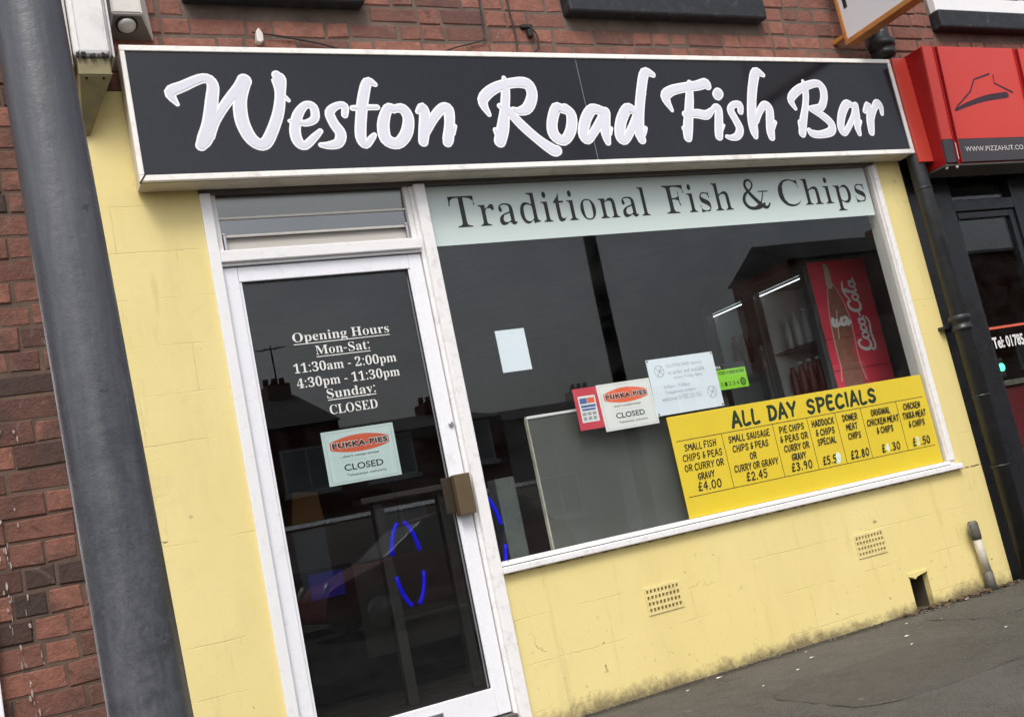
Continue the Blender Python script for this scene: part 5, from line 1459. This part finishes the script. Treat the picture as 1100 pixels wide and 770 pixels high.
def taper(strokes, n):
    return strokes
mb = MB().ribbon(BOTTLE_STROKE, .5765, .0)
obj('bottle_print', mb, paint('brown_bottle_print', (.36, .15, .105), .5, .5, 26), side)
mb = MB().ribbon(BOTTLE_NECK, .5752, -.004)
mb.ribbon(BOTTLE_LIGHT, .5752, 0)
obj('bottle_highlight', mb, paint('pale_bottle_print', (.70, .50, .40), .5, .3, 40), side)
def ell(cu, cv, ru, rv, w):
    return [(cu + ru*math.cos(a*math.pi/6+1.2), cv + rv*math.sin(a*math.pi/6+1.2), w) for a in range(13)]
SCRIPT = [[(1.25, 1.55, .22), (1.05, 2.0, .26), (.45, 1.85, .30), (.08, 1.0, .36), (.25, .25, .36), (.85, .08, .28), (1.3, .45, .2)],
          [(.30, .35, .22), (-.05, -.25, .26), (.55, -.62, .30), (1.9, -.45, .30), (3.2, -.62, .24), (3.9, -.25, .16)],
          ell(1.75, .55, .36, .48, .27), [(2.85, .85, .24), (2.6, 1.05, .24), (2.25, .6, .30), (2.45, .1, .26), (2.9, .3, .18)],
          ell(3.35, .55, .34, .48, .27), [(3.72, 1.05, .22), (3.66, .25, .28), (4.02, .2, .18)], [(4.12, .62, .2), (4.45, .68, .2)],
          [(5.95, 1.55, .22), (5.75, 2.05, .26), (5.1, 1.85, .30), (4.72, 1.0, .36), (4.9, .25, .36), (5.5, .08, .28), (5.95, .45, .2)],
          [(5.7, 2.0, .2), (6.1, 1.65, .2), (6.5, 1.9, .22), (7.3, 2.35, .24), (8.3, 2.1, .2)],
          ell(6.35, .55, .36, .48, .27), [(6.95, .9, .2), (7.4, 2.0, .28), (7.22, 2.15, .26), (7.02, 1.1, .28), (7.1, .2, .28), (7.45, .25, .18)],
          ell(7.95, .55, .34, .48, .27), [(8.32, 1.05, .22), (8.26, .25, .28), (8.65, .25, .18)]]
ku, kv = .0508, .0475
mb = MB().ribbon([[(3.900 - v*kv - (u*.0007), 1.410 + u*ku, w*.052) for u, v, w in st] for st in SCRIPT], .5758, .0012)
mb.ribbon(BOTTLE_LABEL, .5745, .004)
obj('script_lettering', mb, flat('bright_white_print', (.92, .92, .90), .5), side)
mb = MB()
mb.box(3.555, 4.014, .5755, .5774, 1.50, 1.503).box(3.555, 4.014, .5755, .5774, 1.31, 1.313)
obj('poster_crease', mb, flat('poster_crease', (.20, .02, .03), .6), side)

def bottle(x, y, z, glassy, capm, label, group, r=.028, h=.21):
    t = thing('bottle', label, 'bottle', (x, y, z), group)
    obj('body', MB().lathe(x, y, [(r*.9, z), (r, z+.01), (r, z+h*.5), (r*.86, z+h*.55), (r*.95, z+h*.66), (r*.5, z+h*.86), (r*.42, z+h*.93)], 12), glassy, t)
    obj('cap', MB().lathe(x, y, [(r*.5, z+h*.93), (r*.5, z+h), (r*.4, z+h*1.01)], 12), capm, t)
    return t
clear = paint('pale_bottle_plastic', (.42, .46, .47), .2, .1, 9, spec=.7)
redb = paint('red_bottle_wrap', (.22, .03, .035), .35, .1, 9)
bt = bottle(3.64, .70, 1.528, clear, M['text_white'], 'white capped clear bottle on the top shelf of the fridge with the red poster', 'clear bottles in the fridge with the poster')
for i in range(1, 4):
    c = copy_tree(bt); c.location = (3.64, .70+.085*i, 1.528)
bt = bottle(3.64, 1.22, 1.528, redb, M['sticker_red'], 'red wrapped bottle on the top shelf of the plain fridge', 'red bottles in the plain fridge')
for i in range(1, 4):
    c = copy_tree(bt); c.location = (3.64, 1.22+.085*i, 1.528)
bt = bottle(3.64, .69, 1.228, redb, M['text_white'], 'dark bottle on a lower shelf of the fridge with the red poster', 'dark bottles in the fridge with the poster')
for i in range(1, 5):
    c = copy_tree(bt); c.location = (3.64, .69+.078*i, 1.228)

# ================================================================ grit and leaves where the wall meets the pavement
rr = random.Random(42)
def pebble(mb, x, y, z, s):
    b = bmesh.new()
    bmesh.ops.create_icosphere(b, subdivisions=1, radius=s)
    for v in b.verts:
        v.co *= rr.uniform(.6, 1.25)
        v.co.z *= .6
    bmesh.ops.translate(b, vec=(x, y, z), verts=b.verts)
    mb.add(b)
def pz(x, y): return 0.003*x + 0.0042*math.sin(x*1.3+y*2.1) - 0.012*(abs(y)/2.4)
mb = MB()
for i in range(520):
    x = rr.uniform(.95, 4.6)
    y = -abs(rr.gauss(0, .022)) + .008
    if x > 3.0:
        y = -abs(rr.gauss(0, .05)) + .008
    pebble(mb, x, y, pz(x, y)+.002, rr.uniform(.002, .0075 if x < 3 else .012))
for i in range(420):
    x = rr.uniform(.9, 4.6); y = -.03-abs(rr.gauss(0, .55))
    pebble(mb, x, y, pz(x, y)+.001+(.006 if abs(x-3.55) < .64 and abs(y+.4) < .27 else 0), rr.uniform(.0012, .0042))
o = single('wall_grit', mb, M['grit'], 'loose grit and crumbs along the foot of the yellow wall', 'grit', (2.5, 0, 0))
o['kind'] = 'stuff'
mb = MB()
for i in range(120):
    u = rr.random()
    x = rr.gauss(3.23, .12) if u < .35 else rr.uniform(3.35, 4.35)
    y = -abs(rr.gauss(0, .045)) - .004
    a = rr.uniform(0, 6.28); s = rr.uniform(.010, .028)
    z = pz(x, y) + rr.uniform(.004, .016)
    c_, s_ = math.cos(a), math.sin(a)
    pts = [(-s, 0, 0), (-s*.3, s*.4, rr.uniform(0, s*.5)), (s*.6, s*.35, rr.uniform(-.2*s, s*.4)), (s, 0, rr.uniform(0, s*.4)), (s*.4, -s*.4, rr.uniform(-.2*s, s*.3)), (-s*.4, -s*.35, 0)]
    mb.face([(x+p[0]*c_-p[1]*s_, y+p[0]*s_+p[1]*c_, z+p[2]) for p in pts])
o = single('leaf_litter', mb, M['leaf'], 'brown dead leaves and debris gathered by the drain hole and short pipe', 'leaves', (3.6, 0, 0))
o['kind'] = 'stuff'
mb = MB()
for x, y, s in ((1.83, -.10, .016), (1.62, -.16, .010), (2.2, -.28, .012), (2.6, -.45, .014), (2.0, -.42, .010), (3.42, -.07, .014), (2.86, -.20, .009), (2.45, -.62, .008), (1.75, -.5, .007), (3.1, -.55, .010), (2.75, -.85, .009), (3.6, -.7, .008), (2.3, -.13, .006), (2.95, -.33, .006)):
    z = pz(x, y) + .004
    mb.face([(x-s, y-s*.4, z), (x+s*.8, y-s*.5, z+.003), (x+s, y+s*.4, z+.001), (x-s*.7, y+s*.6, z+.002)])
o = single('paper_scraps', mb, M['card'], 'tiny white paper scraps on the pavement', 'litter', (2.2, -.2, 0))
o['kind'] = 'stuff'

# ================================================================ the other side of the street (seen only in the glass)
def car():
    t = thing('parked_car', 'dark red hatchback parked across the road, mirrored in the door glass', 'car', (4.9, -10.6, -.15))
    x, y, z = 3.0, -10.6, -.15
    prof = [(0, .30), (.03, .55), (.12, .70), (.95, .93), (1.05, .95), (3.75, .98), (3.85, .72), (3.85, .32), (3.4, .22), (.3, .22)]
    obj('body', MB().prism([(x+a, z+b) for a, b in prof], y-.82, y+.82, 'y', .05), paint('dark_red_car_paint', (.26, .025, .03), .3, .05, 3), t)
    cab = [(.95, .94), (1.62, 1.36), (2.0, 1.42), (3.2, 1.40), (3.72, .97)]
    obj('cabin', MB().prism([(x+a, z+b) for a, b in cab], y-.66, y+.66, 'y', .05), paint('dark_car_glass', (.02, .022, .03), .15, .05, 3, spec=.35), t)
    obj('roof', MB().prism([(x+a, z+b+.012) for a, b in [(1.60, 1.345), (2.0, 1.415), (3.2, 1.40), (3.4, 1.30), (3.2, 1.37), (2.0, 1.385)]], y-.67, y+.67, 'y'), paint('dark_red_roof_paint', (.24, .02, .025), .2, .05, 3), t)
    for a in (.75, 3.1):
        for s in (-.74, .74):
            mt = Matrix.Translation((x+a, y+s, z+.30)) @ Matrix.Rotation(R(90), 4, 'X')
            w = obj('wheel', MB().lathe(0, 0, [(.2, -.1), (.29, -.1), (.30, -.06), (.30, .06), (.29, .1), (.2, .1)], 24, mt), M['black_paint'], t)
            obj('rim', MB().lathe(0, 0, [(.02, -.105), (.19, -.11), (.19, .11), (.02, .105)], 16, mt), M['steel'], w)
    for s in (-.62, .62):
        obj('headlight', MB().lathe(0, 0, [(.13, 0), (.12, .05), (.02, .08)], 16, Matrix.Translation((x+.14, y+s, z+.66)) @ Matrix.Rotation(R(-70), 4, 'Y')), M['lens'], t)
    return t
car()

roofm = paint('dark_slate_roof', (.07, .065, .065), .7, .25, 2)
def house(x, w, eave, ridge, wallm, label, seed):
    y = -26.0
    dp_ = 3.4 if eave > 7 else 8.0  # tall blocks kept shallow so their sides stay out of the reflections
    t = thing('terraced_house', label, 'house', (x+w/2, y, -.1), 'houses across the road')
    obj('wall', MB().box(x, x+w-.01, y-dp_, y, -.1, eave), wallm, t)
    rf = obj('roof', MB().prism([(y+.3, eave), (y-dp_/2, ridge), (y-dp_-.3, eave)], x, x+w-.01, 'x'), roofm, t)
    ch = MB().box(x+w-.95, x+w-.2, y-dp_/2-.5, y-dp_/2+.4, ridge-.8, ridge+.35)
    for i in range(3):
        ch.lathe(x+w-.85+i*.26, y-dp_/2-.05, [(.10, ridge+.35), (.09, ridge+.6)], 8)
    obj('chimney', ch, wallm, rf)
    if seed == 2:
        ax, ay = x+w-.5, y-dp_/2
        obj('aerial', MB().tube([(ax, ay, ridge), (ax, ay, ridge+1.7)], .03, 6).tube([(ax-.5, ay, ridge+1.55), (ax+.5, ay, ridge+1.62)], .02, 5).tube([(ax-.25, ay-.3, ridge+1.56), (ax-.25, ay+.3, ridge+1.56)], .015, 5).tube([(ax+.2, ay-.25, ridge+1.6), (ax+.2, ay+.25, ridge+1.6)], .015, 5), M['void'], rf)
    for i in range(2):
        for zz in (.9, 3.0):
            if zz + 1.2 > eave:
                continue
            xa = x + w*(.12+.5*i)
            if zz < 1 and i == 1:
                obj('door', MB().box(xa, xa+.9, y, y+.05, -.1, 1.95), M['upvc'], t)
                continue
            f = obj('window', MB().box(xa, xa+1.5, y+.001, y+.06, zz, zz+.07).box(xa, xa+1.5, y+.001, y+.06, zz+1.2, zz+1.27).box(xa, xa+.07, y+.001, y+.06, zz+.07, zz+1.2).box(xa+.72, xa+.78, y+.001, y+.06, zz+.07, zz+1.2).box(xa+1.43, xa+1.5, y+.001, y+.06, zz+.07, zz+1.2).box(xa-.08, xa+1.58, y+.001, y+.16, zz-.12, zz-.001), M['white'], t)
            obj('pane', MB().box(xa+.07, xa+1.43, y+.01, y+.02, zz+.07, zz+1.2), curtain, f)
    return t
curtain = paint('net_curtained_glass', (.42, .43, .44), .3, .3, 2)
render_w = paint('pale_render', (.52, .50, .47), .8, .06, 1)
brick_f = paint('far_red_brick', (.20, .075, .05), .9, .2, 5)
hs = [(-6, 5.0, 4.9, 6.2, brick_f, 'far left brick house of the row mirrored in the glass'), (-1, 5.0, 4.7, 6.0, brick_f, 'brick house with lower roof, second from left in the mirrored row'),
      (4, 5.0, 4.9, 6.5, brick_f, 'brick house mirrored in the door glass beside the opening hours'), (9, 5.2, 4.3, 5.2, brick_f, 'brick house mirrored just left of the blank paper'),
      (14.2, 6.0, 4.1, 4.9, render_w, 'pale rendered house mirrored over the grey panel'), (20.2, 6.0, 4.2, 5.0, brick_f, 'brick house mirrored behind the menu board'),
      (27.2, 7.6, 8.4, 9.5, brick_f, 'brick house raised to darken the sky mirrored around the fridges at right'), (36.6, 14.0, 7.9, 8.5, brick_f, 'tall brick building added to block most sky mirrored in the takeaway door')]  # last two sized to block sky reflections in window and takeaway door
for i, a in enumerate(hs):
    house(*a, i)
tp = thing('telegraph_pole', 'dark upright pole across the road, mirrored as a black bar in the shop window', 'pole', (7.0, -8.0, -.15))
obj('pole', MB().tube([(6.985, -8.0, -.15), (7.07, -8.0, 6.2)], [.098, .088], 16), M['void'], tp)
obj('pole_cap', MB().lathe(7.07, -8.0, [(.10, 6.2), (.10, 6.26), (.03, 6.3)], 12), M['stub_grey'], tp)
